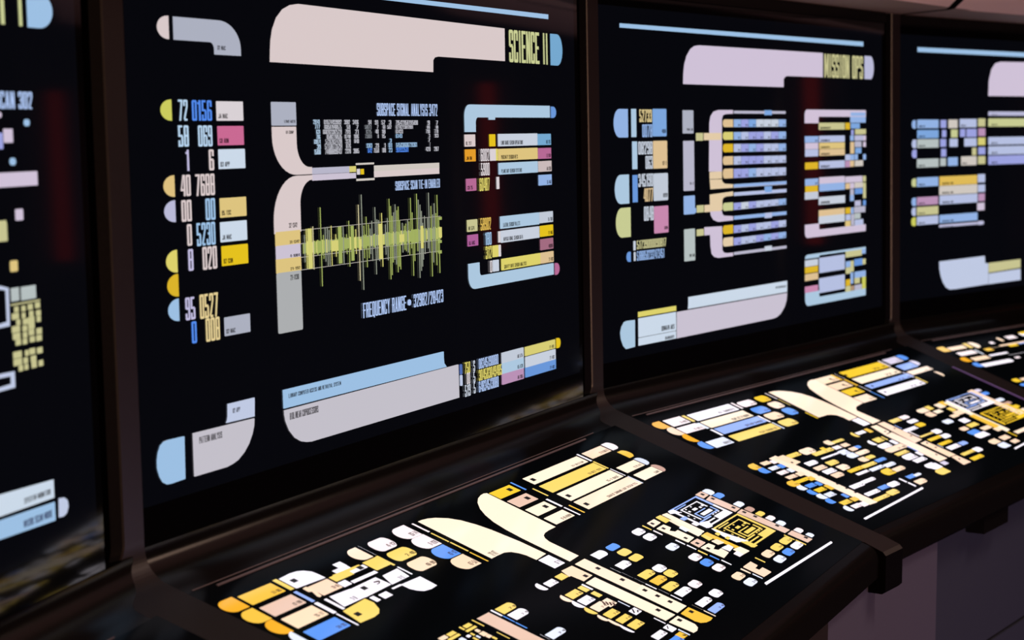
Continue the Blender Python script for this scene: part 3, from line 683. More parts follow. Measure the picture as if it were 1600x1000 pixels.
('r','colour_bar','yel2',6706,186,7736,255,'',None,None),
('r','colour_block','ice2',6709,-86,7730,170,'',None,('DOMAIN AKS','r',0.25,0.35)),
('r','colour_block','ice2',6707,-195,7727,-93,'',None,('BINARY','r',0.4,0.25)),
('p','end_cap','sky3',[(6618,158),(6614,-199),(6384,-207),(6312,-161),(6255,-67),(6238,23),(6269,96),(6335,153),(6404,164)]),
('r','colour_block','greyw',7979,2605,8279,2923,'',None,('288-50','r',0.1,0.6)),
('r','colour_block','lav2',7987,1817,8290,2504,'',None,('15-2','r',0.05,0.4)),
('r','colour_bar','sky4',7987,1492,8300,1748,'',None,None),
('r','colour_block','greyc2',7988,846,8292,1289,'',None,('90 08','r',0.09,0.5)),
('r','colour_bar','sky4',8302,1504,8334,1572,'',None,None),
('p','elbow_bar','pinkl',[(8728,2067),(8752,2750),(8788,2844),(8875,2906),(9019,2930),(9465,2932),(9464,2878),(9251,2874),(9157,2858),(9122,2809),(9108,2059)]),
('r','colour_bar','lav2',9500,2882,11177,2922,'',None,None),
('r','colour_bar','sky5',10469,2861,10710,2934,'',None,None),
('r','colour_bar','khaki2',8356,2502,8555,2610,'',None,None),
('r','colour_bar','peach2',8585,2508,9104,2608,'',None,None),
('r','colour_bar','peach2',8745,1960,9106,2062,'',None,None),
('p','elbow_bar','peach2',[(8748,1954),(9106,1950),(9117,1919),(9187,1885),(9447,1869),(9446,1819),(8769,1818)]),
('r','row_cap','peach',9156,2688,9461,2798,'l',60,None),
('r','row_segment','sky4',9492,2688,9709,2798,'',None,('26-5','r',0.25,0.4)),
('r','row_segment','lilacb',9726,2688,9946,2798,'',None,('26-5','r',0.25,0.4)),
('r','row_segment','sky5',9963,2688,10187,2798,'',None,('26-5','r',0.25,0.4)),
('r','row_segment','icew',10204,2688,10431,2798,'',None,('26-5','r',0.25,0.4)),
('r','row_segment','icew',10448,2689,10678,2798,'',None,('26-5','r',0.25,0.4)),
('r','row_segment','icew',10696,2689,10930,2798,'',None,('26-5','r',0.25,0.4)),
('r','row_segment','sky4',10947,2689,11185,2798,'',None,('26-5','r',0.25,0.4)),
('r','row_cap','yel3',9153,2507,9457,2619,'l',60,None),
('r','row_segment','sky4',9489,2507,9706,2617,'',None,('26-5','r',0.25,0.4)),
('r','row_segment','icel',9723,2507,9943,2617,'',None,('26-5','r',0.25,0.4)),
('r','row_segment','lilacb',9960,2507,10184,2617,'',None,('26-5','r',0.25,0.4)),
('r','row_segment','lilacb',10201,2507,10428,2617,'',None,('26-5','r',0.25,0.4)),
('r','row_segment','icel',10446,2507,10676,2617,'',None,('26-5','r',0.25,0.4)),
('r','row_segment','lilacb',10693,2507,10927,2616,'',None,('26-5','r',0.25,0.4)),
('r','row_segment','sky4',10945,2507,11183,2616,'',None,('26-5','r',0.25,0.4)),
('r','row_cap','amber',9150,2331,9454,2450,'l',60,None),
('r','row_segment','icel',9486,2330,9703,2447,'',None,('26-5','r',0.25,0.4)),
('r','row_segment','lilacb',9720,2329,9941,2445,'',None,('26-5','r',0.25,0.4)),
('r','row_segment','sky4',9958,2328,10181,2443,'',None,('26-5','r',0.25,0.4)),
('r','row_segment','lilacb',10199,2327,10426,2441,'',None,('26-5','r',0.25,0.4)),
('r','row_segment','icel',10443,2326,10674,2440,'',None,('26-5','r',0.25,0.4)),
('r','row_segment','icel',10691,2325,10925,2438,'',None,('26-5','r',0.25,0.4)),
('r','row_segment','sky4',10943,2324,11180,2436,'',None,('26-5','r',0.25,0.4)),
('r','row_cap','peach',9147,2150,9451,2273,'l',60,None),
('r','row_segment','icel',9483,2149,9700,2268,'',None,('26-5','r',0.25,0.4)),
('r','row_segment','lilacb',9717,2149,9938,2266,'',None,('26-5','r',0.25,0.4)),
('r','row_segment','lilacb',9955,2149,10179,2264,'',None,('26-5','r',0.25,0.4)),
('r','row_segment','lilacb',10196,2149,10423,2262,'',None,('26-5','r',0.25,0.4)),
('r','row_segment','icel',10440,2148,10671,2260,'',None,('26-5','r',0.25,0.4)),
('r','row_segment','icel',10689,2148,10923,2258,'',None,('26-5','r',0.25,0.4)),
('r','row_segment','icel',10940,2148,11178,2257,'',None,('26-5','r',0.25,0.4)),
('r','row_cap','peach',9144,1957,9448,2096,'l',60,None),
('r','row_segment','lilacb',9480,1957,9697,2089,'',None,('26-5','r',0.25,0.4)),
('r','row_segment','lilacb',9714,1957,9935,2087,'',None,('26-5','r',0.25,0.4)),
('r','row_segment','sky4',9952,1958,10176,2085,'',None,('26-5','r',0.25,0.4)),
('r','row_segment','icel',10193,1958,10420,2083,'',None,('26-5','r',0.25,0.4)),
('r','row_segment','icel',10438,1958,10669,2081,'',None,('26-5','r',0.25,0.4)),
('r','row_segment','icel',10686,1959,10920,2079,'',None,('26-5','r',0.25,0.4)),
('r','row_segment','icel',10938,1959,11176,2077,'',None,('26-5','r',0.25,0.4)),
('r','colour_bar','lav2',9476,1817,11191,1868,'',None,None),
('r','colour_bar','sky4',9476,1824,11191,1869,'',None,None),
('r','colour_bar','icel',9480,1699,11189,1751,'',None,None),
('r','colour_bar','sky5',10466,1720,10694,1807,'',None,None),
('p','elbow_bar','peach2',[(8744,1744),(9445,1766),(9444,1705),(9230,1701),(9148,1685),(9112,1650),(9110,1514),(8751,1514)]),
('r','colour_bar','khaki2',8358,1504,8552,1605,'',None,None),
('r','colour_bar','peach2',8583,1501,9080,1602,'',None,None),
('p','elbow_bar','pinkl',[(8751,1506),(9098,1500),(9109,1459),(9155,1430),(9439,1412),(9438,1351),(8990,1349),(8846,1383),(8773,1446)]),
('r','row_cap','khaki',9135,1495,9440,1611,'l',60,None),
('r','row_segment','lilacb',9472,1497,9690,1599,'',None,('26-5','r',0.25,0.4)),
('r','row_segment','icew',9706,1500,9928,1600,'',None,('26-5','r',0.25,0.4)),
('r','row_segment','lilacb',9944,1502,10169,1601,'',None,('26-5','r',0.25,0.4)),
('r','row_segment','icel',10186,1505,10414,1602,'',None,('26-5','r',0.25,0.4)),
('r','row_segment','icel',10431,1508,10662,1603,'',None,('26-5','r',0.25,0.4)),
('r','row_segment','icel',10680,1510,10915,1604,'',None,('26-5','r',0.25,0.4)),
('r','row_segment','sky4',10932,1513,11171,1605,'',None,('26-5','r',0.25,0.4)),
('r','colour_bar','sky4',9474,1358,11185,1411,'',None,None),
('r','colour_bar','icel',10460,1336,10689,1414,'',None,None),
('r','row_cap','amber',9129,1163,9434,1288,'l',60,None),
('r','row_segment','lilacb',9466,1165,9684,1273,'',None,('26-5','r',0.25,0.4)),
('r','row_segment','icel',9701,1168,9922,1273,'',None,('26-5','r',0.25,0.4)),
('r','row_segment','lilacb',9939,1170,10164,1275,'',None,('26-5','r',0.25,0.4)),
('r','row_segment','icel',10181,1173,10409,1276,'',None,('26-5','r',0.25,0.4)),
('r','row_segment','icel',10426,1176,10658,1277,'',None,('26-5','r',0.25,0.4)),
('r','row_segment','lilacb',10675,1179,10910,1278,'',None,('26-5','r',0.25,0.4)),
('r','row_segment','icel',10928,1181,11167,1279,'',None,('26-5','r',0.25,0.4)),
('r','row_cap','peach2',9126,986,9431,1113,'l',60,None),
('r','row_segment','lilacb',9463,988,9681,1095,'',None,('26-5','r',0.25,0.4)),
('r','row_segment','icel',9698,992,9920,1096,'',None,('26-5','r',0.25,0.4)),
('r','row_segment','icel',9937,995,10161,1097,'',None,('26-5','r',0.25,0.4)),
('r','row_segment','lilacb',10178,999,10407,1098,'',None,('26-5','r',0.25,0.4)),
('r','row_segment','sky4',10424,1002,10656,1099,'',None,('26-5','r',0.25,0.4)),
('r','row_segment','lilacb',10673,1006,10908,1100,'',None,('26-5','r',0.25,0.4)),
('r','row_segment','sky4',10926,1009,11165,1101,'',None,('26-5','r',0.25,0.4)),
('r','colour_bar','lav2',9466,848,11179,890,'',None,None),
('r','colour_bar','icew',10453,847,10682,918,'',None,None),
('p','elbow_bar','pinkl',[(8576,1292),(9094,1282),(9099,939),(9146,903),(9240,889),(9430,886),(9429,836),(8981,836),(8865,857),(8786,902),(8753,1013),(8745,1176),(8574,1177)]),
('r','colour_bar','khaki2',8351,1178,8546,1271,'',None,None),
('e','elbow_bar','pinkl',11850,2739,14163,2949,490,109,30,90,'tl'),
('r','colour_bar','sky4',13557,2854,14142,2911,'',None,None),
('r','colour_bar','khaki2',12360,2636,13323,2745,'',None,('BINARY','l',0.3,0.4)),
('r','colour_bar','amber',13365,2638,13530,2744,'',None,None),
('r','colour_block','sky4',11854,2441,12325,2539,'',None,('12','r',0.3,0.2)),
('r','colour_bar','pinkl',11861,2339,12324,2435,'',None,None),
('r','colour_bar','icel',11860,2225,12323,2335,'',None,None),
('r','colour_bar','icel',12366,2441,13326,2542,'',None,('CORNER','l',0.3,0.35)),
('r','colour_bar','gold',12373,2337,13325,2433,'',None,('BINARY','l',0.3,0.35)),
('r','colour_bar','peach',12380,2229,13325,2331,'',None,('BINARY','l',0.3,0.35)),
('r','colour_bar','amber',11858,2027,12314,2134,'',None,None),
('r','colour_bar','icel',12371,2030,13323,2145,'',None,('BINARY','l',0.3,0.35)),
('r','colour_block','sky4',11855,1776,12319,1880,'',None,('12','r',0.3,0.2)),
('r','colour_bar','amber',11862,1674,12303,1772,'',None,None),
('r','colour_bar','icew2',11845,1561,12318,1675,'',None,None),
('r','colour_bar','pinkl',12368,1778,13322,1893,'',None,None),
('r','colour_bar','sky4',12368,1673,13321,1791,'',None,None),
('r','colour_bar','icew',12350,1463,13329,1584,'',None,('COMMON','l',0.3,0.35)),
('r','mosaic_block','sky4',13557,2746,14155,2841,'',None,None),
('r','mosaic_block','sky5',13578,2651,13918,2736,'',None,None),
('r','mosaic_block','lilacb',13590,2547,13675,2631,'',None,None),
('r','mosaic_block','khaki2',13749,2555,14057,2641,'',None,None),
('r','mosaic_block','khaki2',14075,2558,14163,2640,'',None,None),
('r','mosaic_block','sky4',13555,2455,13675,2540,'',None,None),
('r','mosaic_block','lav',13727,2455,14066,2539,'',None,None),
('r','mosaic_block','pinkl',14084,2454,14163,2537,'',None,None),
('r','mosaic_block','peach',13555,2247,13691,2435,'',None,None),
('r','mosaic_block','lav2',13735,2350,13986,2441,'',None,None),
('r','mosaic_block','sky5',13752,2247,13977,2338,'',None,None),
('r','mosaic_block','pinkl',14066,2351,14162,2434,'',None,None),
('r','mosaic_block','icel',13358,2141,13536,2235,'',None,None),
('r','mosaic_block','sky4',13554,2142,13691,2232,'',None,None),
('r','mosaic_block','sky4',13726,2146,13838,2236,'',None,None),
('r','mosaic_block','sky4',14065,2141,14162,2231,'',None,None),
('r','mosaic_block','mauve4',13358,2032,13527,2134,'',None,None),
('r','mosaic_block','peach',13545,2036,13682,2134,'',None,None),
('r','mosaic_block','creamw',13734,2039,14047,2134,'',None,None),
('r','mosaic_block','pinkl',13356,1780,14019,1879,'',None,None),
('r','mosaic_block','khaki2',14055,1784,14160,1875,'',None,None),
('r','mosaic_block','peach',13364,1681,13517,1770,'',None,None),
('r','mosaic_block','pinkl',13543,1683,13689,1772,'',None,None),
('r','mosaic_block','creamw',13723,1687,14037,1774,'',None,None),
('r','mosaic_block','lav2',13551,1578,13671,1673,'',None,None),
('r','mosaic_block','blue2',13732,1587,14028,1678,'',None,None),
('r','mosaic_block','khaki2',14063,1508,14159,1765,'',None,None),
('r','mosaic_block','sky4',13542,1480,13679,1579,'',None,None),
('r','mosaic_block','lav',13731,1391,13948,1479,'',None,None),
('r','mosaic_block','blue2',14062,1390,14159,1476,'',None,None),
('r','mosaic_block','peach',12349,1262,13315,1379,'',None,None),
('r','mosaic_block','icew',12349,1164,13315,1283,'',None,None),
('r','mosaic_block','amber',13363,1280,13544,1377,'',None,None),
('r','mosaic_block','icel',13372,1173,13543,1267,'',None,None),
('r','mosaic_block','gold',13353,1071,13543,1166,'',None,None),
('r','mosaic_block','sky4',13573,1273,13659,1373,'',None,None),
('r','mosaic_block','lav2',13698,1280,14133,1380,'',None,None),
('r','mosaic_block','greyc2',13717,1182,13936,1271,'',None,None),
('r','mosaic_block','lav2',13582,1084,13687,1266,'',None,None),
('r','mosaic_block','icel',13726,1077,14048,1169,'',None,None),
('r','mosaic_block','icew',11838,521,12297,619,'',None,None),
('r','mosaic_block','amber',11837,418,12296,513,'',None,None),
('r','mosaic_block','peach',11836,299,12304,404,'',None,None),
('r','mosaic_block','pink2',11834,111,12294,211,'',None,None),
('r','mosaic_block','icel',12352,508,13311,629,'',None,None),
('r','mosaic_block','icel',12360,389,13311,521,'',None,None),
('r','mosaic_block','icel',12349,177,13309,307,'',None,None),
('r','mosaic_block','icel',12357,74,13309,207,'',None,None),
('r','mosaic_block','khaki2',13360,573,13987,676,'',None,None),
('r','mosaic_block','sky4',14007,596,14145,678,'',None,None),
('r','mosaic_block','sky4',13368,414,13540,508,'',None,None),
('r','mosaic_block','khaki2',13368,307,13539,409,'',None,None),
('r','mosaic_block','khaki2',13559,330,13665,506,'',None,None),
('r','mosaic_block','blue2',13704,415,14016,523,'',None,None),
('r','mosaic_block','khaki2',14036,419,14145,510,'',None,None),
('r','mosaic_block','sky4',13558,133,13644,317,'',None,None),
('r','mosaic_block','sky4',13713,217,14144,317,'',None,None),
('r','mosaic_block','khaki2',13712,124,13907,217,'',None,None),
('r','mosaic_block','ygreen',14016,16,14144,216,'',None,None),
('r','mosaic_block','amber',13367,111,13529,212,'',None,None),
('r','mosaic_block','khaki2',13356,9,13538,106,'',None,None),
('r','mosaic_block','lav2',13712,7,13985,100,'',None,None),
('r','mosaic_block','tan',13567,21,13673,98,'',None,None),
('e','elbow_bar','pinkl',11844,966,14147,1173,499,111,30,90,'bl'),
('e','elbow_bar','sky3',11847,641,14146,705,496,33,30,110,'tl'),
('e','elbow_bar','sky3',11842,-95,14143,115,496,111,30,110,'bl'),
]),
(4,'S',[
('p','header_line','sky',[(6361,4040),(13020,4049),(13023,3962),(6361,3961)]),
('p','header_bar','pinkl',[(8815,3224),(8834,3514),(8925,3713),(9065,3821),(9254,3853),(14445,3922),(14465,3247)]),
('r','colour_block','sky4',6184,2639,6304,2785,'l',60,None),
('r','colour_block','sky4',6359,2646,7064,2794,'',60,('104','l',0.2,0.3)),
('r','colour_block','lilacb',7140,2650,7328,2789,'',60,None),
('r','colour_block','creamw',7409,2644,7718,2794,'',60,None),
('r','colour_block','icel',7800,2656,8391,2806,'',60,('104','l',0.2,0.3)),
('r','colour_block','khaki2',8450,2671,8706,2814,'',60,None),
('r','colour_block','sky5',6360,2473,7066,2614,'',60,('104','l',0.2,0.3)),
('r','colour_block','lilacb',7189,2486,7330,2611,'',60,None),
('r','colour_block','khaki',7498,2478,7720,2619,'',60,None),
('r','colour_block','lilacb',7812,2486,7991,2626,'',60,None),
('r','colour_block','lilacb',8040,2483,8393,2627,'',60,None),
('r','colour_block','mauve4',8462,2497,8708,2636,'',60,None),
('r','colour_block','icel',6185,2303,6324,2450,'l',60,None),
('r','colour_block','greyc2',6361,2305,7067,2454,'',60,('104','l',0.2,0.3)),
('r','colour_block','lilacb',7133,2317,7326,2453,'',60,None),
('r','colour_block','icel',7451,2312,7726,2455,'',60,None),
('r','colour_block','icel',7962,2315,8394,2461,'',60,None),
('r','colour_block','yel3',8454,2332,8710,2468,'',60,None),
('r','colour_block','lilacb',6186,2133,6335,2276,'l',60,None),
('r','colour_block','lilacb',7163,2142,7328,2279,'',60,None),
('r','colour_block','khaki2',8243,2152,8386,2286,'',60,None),
('r','colour_block','lilacb',8466,2163,8712,2294,'',60,None),
('r','colour_block','greyc2',6353,1963,7069,2113,'',60,('104','l',0.2,0.3)),
('r','colour_block','greyc2',7135,1978,7319,2115,'',60,None),
('r','colour_block','sky4',7396,1975,7729,2126,'',60,None),
('r','colour_block','creamw',7856,1974,8398,2135,'',60,('104','l',0.2,0.3)),
('r','colour_block','khaki2',8457,1988,8714,2131,'',60,None),
('r','colour_block','khaki',6179,1635,6319,1775,'l',60,None),
('r','colour_block','sky4',6355,1630,7062,1790,'',60,('104','l',0.2,0.3)),
('r','colour_block','gold2',7109,1631,8422,1793,'',60,('104','l',0.2,0.3)),
('r','colour_block','icel',8451,1654,8708,1804,'',60,None),
('r','colour_block','creamw',7101,1466,8434,1624,'',60,('104','l',0.2,0.3)),
('r','colour_block','icel',8463,1479,8710,1614,'',60,None),
('r','colour_block','sky4',6181,1302,6320,1443,'l',60,None),
('r','colour_block','mauve4',6357,1307,7055,1448,'',60,('104','l',0.2,0.3)),
('r','colour_block','icel',7112,1297,8436,1455,'',60,('104','l',0.2,0.3)),
('r','colour_block','mauve4',8475,1314,8702,1450,'',60,None),
('r','colour_block','pinkl',8437,1145,8694,1282,'',60,None),
('r','colour_block','icel',6182,1131,6312,1273,'l',60,None),
('r','colour_block','khaki2',6358,1132,7066,1276,'',60,('104','l',0.2,0.3)),
('r','colour_block','ygreen',6173,954,6313,1102,'l',60,None),
('r','colour_block','icel',6358,963,7067,1110,'',60,('104','l',0.2,0.3)),
('r','colour_block','sky4',7114,969,8440,1111,'',60,('104','l',0.2,0.3)),
('r','colour_block','lav',7106,892,8441,939,'',60,('104','l',0.2,0.3)),
('r','colour_block','lav',8461,882,8676,952,'r',60,None),
('r','colour_bar','lav',8821,2867,10666,2942,'',None,('104','l',0.2,0.12)),
('r','colour_bar','khaki',8822,2667,10670,2814,'',None,('104','l',0.2,0.12)),
('r','colour_bar','icel',8827,2334,10676,2475,'',None,('104','l',0.2,0.12)),
('r','colour_bar','icel',8829,2152,10679,2306,'',None,('104','l',0.2,0.12)),
('r','colour_bar','lilacb',8831,1970,10683,2131,'',None,('104','l',0.2,0.12)),
('p','footer_bar','icelav',[(7111,286),(8713,302),(8728,170),(8846,156),(8851,-225),(7660,-242),(7473,-236),(7348,-192),(7236,-89),(7162,28),(7118,158)]),
('p','colour_bar','khaki2',[(8866,162),(10064,169),(10066,10),(8868,-17)]),
('p','colour_bar','icelav',[(8869,-34),(10067,-14),(10070,-225),(8871,-229)]),
]),
(1,'S',[
('r','end_cap','sky',14162,3440,14513,3698,'r',200,None),
('t','title','khaki',14024,3443,14106,3667,'I'),
('t','title','khaki',13597,3444,13900,3661,'CT'),
('t','title','iceb',13109,2863,14173,2984,'SUBSPACE SCAN 302'),
('r','dot','sky',14047,2743,14123,2791,'a',60,None),
('r','dot','sky',13834,2471,13912,2522,'a',60,None),
('r','colour_bar','pinkl',13771,2628,13888,2725,'',None,None),
('r','colour_bar','lilacb',13609,2585,13755,2698,'',None,None),
('r','colour_bar','pinkl',12928,2321,14194,2422,'',None,None),
('r','colour_block','pinkl',13876,2083,13975,2163,'a',10,None),
('r','colour_bar','khaki2',13553,1955,13747,2093,'',None,None),
('r','dot','pinkl',13704,2802,13754,2840,'a',60,None),
('r','colour_bar','khaki2',13542,1948,13753,2077,'',None,None),
('r','colour_block','gold',13774,1729,13870,1807,'a',15,None),
('r','colour_bar','greyc2',13768,1522,13870,1616,'',None,None),
('r','colour_bar','greyc2',13901,1518,14098,1613,'',None,None),
('r','colour_bar','khaki2',13758,1494,14151,1504,'',None,None),
('r','mosaic_block','khaki2',13801,1443,13853,1482,'',None,None),
('r','mosaic_block','khaki2',13898,1440,13946,1479,'',None,None),
('r','mosaic_block','khaki2',13983,1443,14045,1483,'',None,None),
('r','mosaic_block','khaki2',14083,1445,14146,1486,'',None,None),
('r','mosaic_block','khaki2',13765,1394,13853,1437,'',None,None),
('r','mosaic_block','khaki2',13898,1391,13941,1430,'',None,None),
('r','mosaic_block','khaki2',13997,1393,14050,1433,'',None,None),
('r','mosaic_block','khaki2',14092,1389,14151,1429,'',None,None),
('r','mosaic_block','khaki2',13820,1350,13868,1389,'',None,None),
('r','mosaic_block','khaki2',13908,1345,13975,1386,'',None,None),
('r','mosaic_block','khaki2',13984,1348,14060,1391,'',None,None),
('r','mosaic_block','khaki2',14097,1345,14147,1385,'',None,None),
('r','mosaic_block','khaki2',13757,1302,13859,1347,'',None,None),
('r','mosaic_block','khaki2',13899,1297,13956,1338,'',None,None),
('r','mosaic_block','khaki2',13980,1305,14057,1348,'',None,None),
('r','mosaic_block','khaki2',13766,1253,13859,1297,'',None,None),
('r','mosaic_block','khaki2',13900,1251,13952,1291,'',None,None),
('r','mosaic_block','khaki2',13980,1260,14048,1302,'',None,None),
('r','mosaic_block','khaki2',14085,1257,14153,1300,'',None,None),
('r','mosaic_block','khaki2',13799,1209,13864,1251,'',None,None),
('r','mosaic_block','khaki2',13895,1206,13948,1246,'',None,None),
('r','mosaic_block','khaki2',13990,1210,14053,1251,'',None,None),
('r','mosaic_block','khaki2',14080,1208,14149,1250,'',None,None),
('r','mosaic_block','khaki2',13759,1120,13865,1167,'',None,None),
('r','mosaic_block','khaki2',13916,1121,13959,1161,'',None,None),
('r','mosaic_block','khaki2',13977,1123,14049,1166,'',None,None),
('r','mosaic_block','khaki2',14082,1118,14150,1161,'',None,None),
('r','mosaic_block','khaki2',13759,1068,13865,1115,'',None,None),
('r','mosaic_block','khaki2',13892,1070,13945,1111,'',None,None),
('r','mosaic_block','khaki2',13991,1068,14059,1111,'',None,None),
('r','mosaic_block','khaki2',13823,1023,13875,1064,'',None,None),
('r','mosaic_block','khaki2',13902,1024,13945,1064,'',None,None),
('r','mosaic_block','khaki2',13997,1024,14060,1067,'',None,None),
('r','mosaic_block','khaki2',14097,1025,14151,1067,'',None,None),
('p','elbow_bar','icelav',[(13635,1644),(13734,1622),(13726,1356),(13520,1354),(13522,1378),(13697,1388),(13699,1607),(13545,1632),(13547,1655)]),
('p','elbow_bar','icelav',[(13447,1040),(13760,1033),(13759,919),(13436,916),(13438,940),(13711,950),(13712,1005),(13444,1011)]),
('p','footer_bar','ice2',[(13257,215),(14219,178),(14218,44),(13243,58)]),
('p','footer_bar','sky',[(13240,34),(14222,12),(14223,-125),(13228,-98)]),
('t','caption','ink',13804,80,14169,119,'SYSTEM MONITOR'),
('t','caption','ink2',13783,-88,14181,-37,'MICRO SCAN MODE'),
('p','end_cap','icelav',[(14286,25),(14363,17),(14407,-12),(14417,-59),(14388,-105),(14337,-120),(14277,-115)]),
]),
(2,'C',[
('r','touch_key','peachd',13352,-850,13931,-697,'',None,('27-8 BAFFS','R',0.28,0.42)),
('r','touch_key','pinkd',13978,-852,14208,-683,'r',None,None),
('r','status_bar','whited',13237,-872,13281,-680,'',None,None),
('r','touch_key','creamd',11683,-864,13185,-707,'',None,('21 SECTOR','R',0.2,0.22)),
('r','touch_key','yeld',10828,-863,11326,-716,'',None,None),
('r','status_bar','blued',11398,-884,11434,-691,'',None,None),
('r','touch_key','pinkd2',10843,-1084,11319,-929,'',None,None),
('r','status_bar','yeld2',11522,-1099,11554,-908,'',None,None),
('r','touch_key','yeld2',11690,-1085,13223,-912,'',None,('23 SECT 1324','R',0.2,0.24)),
('r','status_bar','yeld2',13249,-1091,13286,-895,'',None,None),
('r','touch_key','goldd',13974,-1079,14177,-907,'r',None,None),
('r','touch_key','creamd',10844,-1305,11323,-1148,'',None,None),
('r','status_bar','whited',11399,-1324,11444,-1133,'',None,None),
('r','touch_key','creamd',11702,-1307,13235,-1126,'',None,('25-2 BASE','R',0.2,0.22)),
('r','status_bar','whited',13277,-1307,13296,-1111,'',None,None),
('r','touch_key','creamd',13405,-1286,13965,-1135,'',None,('12 PLATE','R',0.25,0.42)),
('r','touch_key','paled',14000,-1297,14161,-1121,'r',None,None),
('r','touch_key','creamd',10851,-1521,11333,-1368,'',None,('02-86 MIRROR','R',0.26,0.5)),
('r','status_bar','whited',11409,-1544,11439,-1350,'',None,None),
('r','status_bar','goldd',11534,-1542,11564,-1351,'',None,None),
('r','touch_key','peachw',11697,-1527,13283,-1338,'',None,('CHAIN OF COMMAND LIGHT SYSTEM 1275','R',0.2,0.55)),
('r','status_bar','palebl',13293,-1529,13314,-1333,'',None,None),
('r','touch_key','creamd',13430,-1504,14018,-1351,'',None,('CORE','R',0.25,0.25)),
('r','touch_key','brownd',14037,-1509,14182,-1331,'r',None,None),
('r','marker_square','ink',11157,-815,11241,-759,'',None,None),
('r','marker_square','ink',11763,-812,11847,-756,'',None,None),
('r','marker_square','ink',11154,-1034,11238,-978,'',None,None),
('r','marker_square','ink',11159,-1254,11243,-1198,'',None,None),
('r','marker_square','ink',11773,-1251,11857,-1195,'',None,None),
('r','marker_square','ink',11776,-1473,11860,-1417,'',None,None),
('p','elbow_bar','creamd',[(10805,-704),(10775,-1545),(10601,-1546),(10490,-1555),(10404,-1580),(10351,-1621),(10318,-1687),(10318,-2023),(10073,-2033),(10074,-1754),(10078,-1487),(10099,-1287),(10142,-1122),(10214,-989),(10310,-876),(10437,-781),(10557,-725),(10672,-697),(10752,-691)]),
('r','touch_key','whited',10474,-2190,10747,-2085,'r',None,None),
('r','touch_key','blued',10839,-2181,11088,-2090,'a',None,None),
('r','touch_key','yeld2',10851,-2317,11091,-2215,'a',None,None),
('r','touch_key','yeld2',10845,-2448,11100,-2351,'a',None,None),
('p','elbow_bar','creamd',[(9271,-704),(9345,-702),(9453,-717),(9558,-748),(9694,-824),(9794,-920),(9871,-1059),(9921,-1212),(9946,-1362),(9971,-1512),(9980,-1805),(9726,-1820),(9717,-1708),(9681,-1639),(9621,-1582),(9536,-1552),(9400,-1548),(9254,-1550)]),
('t','caption','inkd',9329,-1538,9449,-1462,'242-1472'),
('r','touch_key','whited',9735,-2021,9981,-1835,'',None,('02-21','R',0.3,0.4)),
('r','status_bar','pinkd',9147,-893,9178,-699,'',None,None),
('r','status_bar','yeld2',9150,-1118,9170,-916,'',None,None),
('r','status_bar','yeld2',9152,-1335,9175,-1133,'',None,None),
('r','status_bar','goldd',9146,-1561,9166,-1356,'',None,None),
('r','touch_key','pinkd',8724,-884,9036,-670,'l',None,('03-74','R',0.28,0.4)),
('r','touch_key','pinkd',8722,-1101,9045,-888,'l',None,('0-1128','R',0.28,0.4)),
('r','touch_key','blued',8713,-1322,9033,-1116,'l',None,('42-12','R',0.28,0.4)),
('r','touch_key','peachd2',8701,-1547,9038,-1337,'l',None,('47-51','R',0.28,0.4)),
('r','touch_key','yeld2',8204,-1098,8592,-932,'a',None,('2-46','R',0.28,0.4)),
('r','touch_key','peachd2',8213,-1319,8594,-1146,'a',None,('48-80','R',0.28,0.4)),
('r','touch_key','pinkd',8220,-895,8568,-708,'a',None,('4-12','R',0.28,0.4)),
('p','touch_key','whited',[(7782,-1356),(8128,-1365),(8119,-1551),(7998,-1560),(7891,-1545),(7830,-1504),(7788,-1447)]),
('r','touch_key','oranged',5807,-868,6068,-684,'l',None,None),
('r','touch_key','goldd',6119,-866,6620,-708,'',None,('21-06','R',0.25,0.25)),
('r','status_bar','yeld2',6677,-880,6735,-689,'',None,None),
('p','touch_key','whited',[(6761,-702),(6949,-690),(7049,-699),(7125,-724),(7185,-775),(7199,-841),(7202,-906),(6758,-887)]),
('r','touch_key','goldd',5832,-1091,6067,-893,'l',None,None),
('r','touch_key','pinkd2',6123,-1086,6608,-926,'',None,('42-108','R',0.25,0.25)),
('r','status_bar','blued2',6665,-1109,6710,-915,'',None,None),
('r','touch_key','peachd',6879,-1094,7195,-927,'',None,('20-10','R',0.25,0.3)),
('p','touch_key','peachd2',[(6802,-922),(6865,-913),(6890,-963),(6856,-1086),(6809,-1094),(6801,-1070),(6837,-997),(6799,-984)]),
('r','touch_key','oranged',5868,-1318,6050,-1098,'l',None,None),
('r','touch_key','peachd2',6125,-1312,6606,-1140,'',None,('26-77','R',0.25,0.25)),
('r','status_bar','whited',6657,-1329,6709,-1132,'',None,None),
('r','status_bar','whited',6808,-1330,6846,-1138,'',None,None),
('p','touch_key','whited',[(6908,-1133),(7226,-1149),(7220,-1311),(6868,-1309)]),
('r','touch_key','palebl',5908,-1529,6020,-1310,'l',None,None),
('r','touch_key','blued',6110,-1531,6610,-1369,'',None,('24-26','R',0.25,0.25)),
('r','status_bar','whited',6672,-1563,6690,-1344,'',None,None),
('p','touch_key','yeld2',[(6780,-1349),(7186,-1327),(7199,-1413),(7136,-1505),(7061,-1547),(6962,-1560),(6740,-1551)]),
('r','touch_key','peachw',7834,-900,8055,-701,'l',None,None),
('r','status_bar','whited',8111,-898,8114,-696,'',None,None),
('r','status_bar','whited',7503,-873,7630,-793,'',None,None),
('r','status_bar','whited',7384,-919,7622,-864,'',None,None),
('r','touch_key','whited',7404,-995,7796,-942,'',None,None),
('r','touch_key','yeld2',7826,-1078,8077,-918,'',None,None),
('r','status_bar','yeld2',8079,-1107,8113,-912,'',None,None),
('r','status_bar','yeld2',7234,-1004,7539,-923,'',None,None),
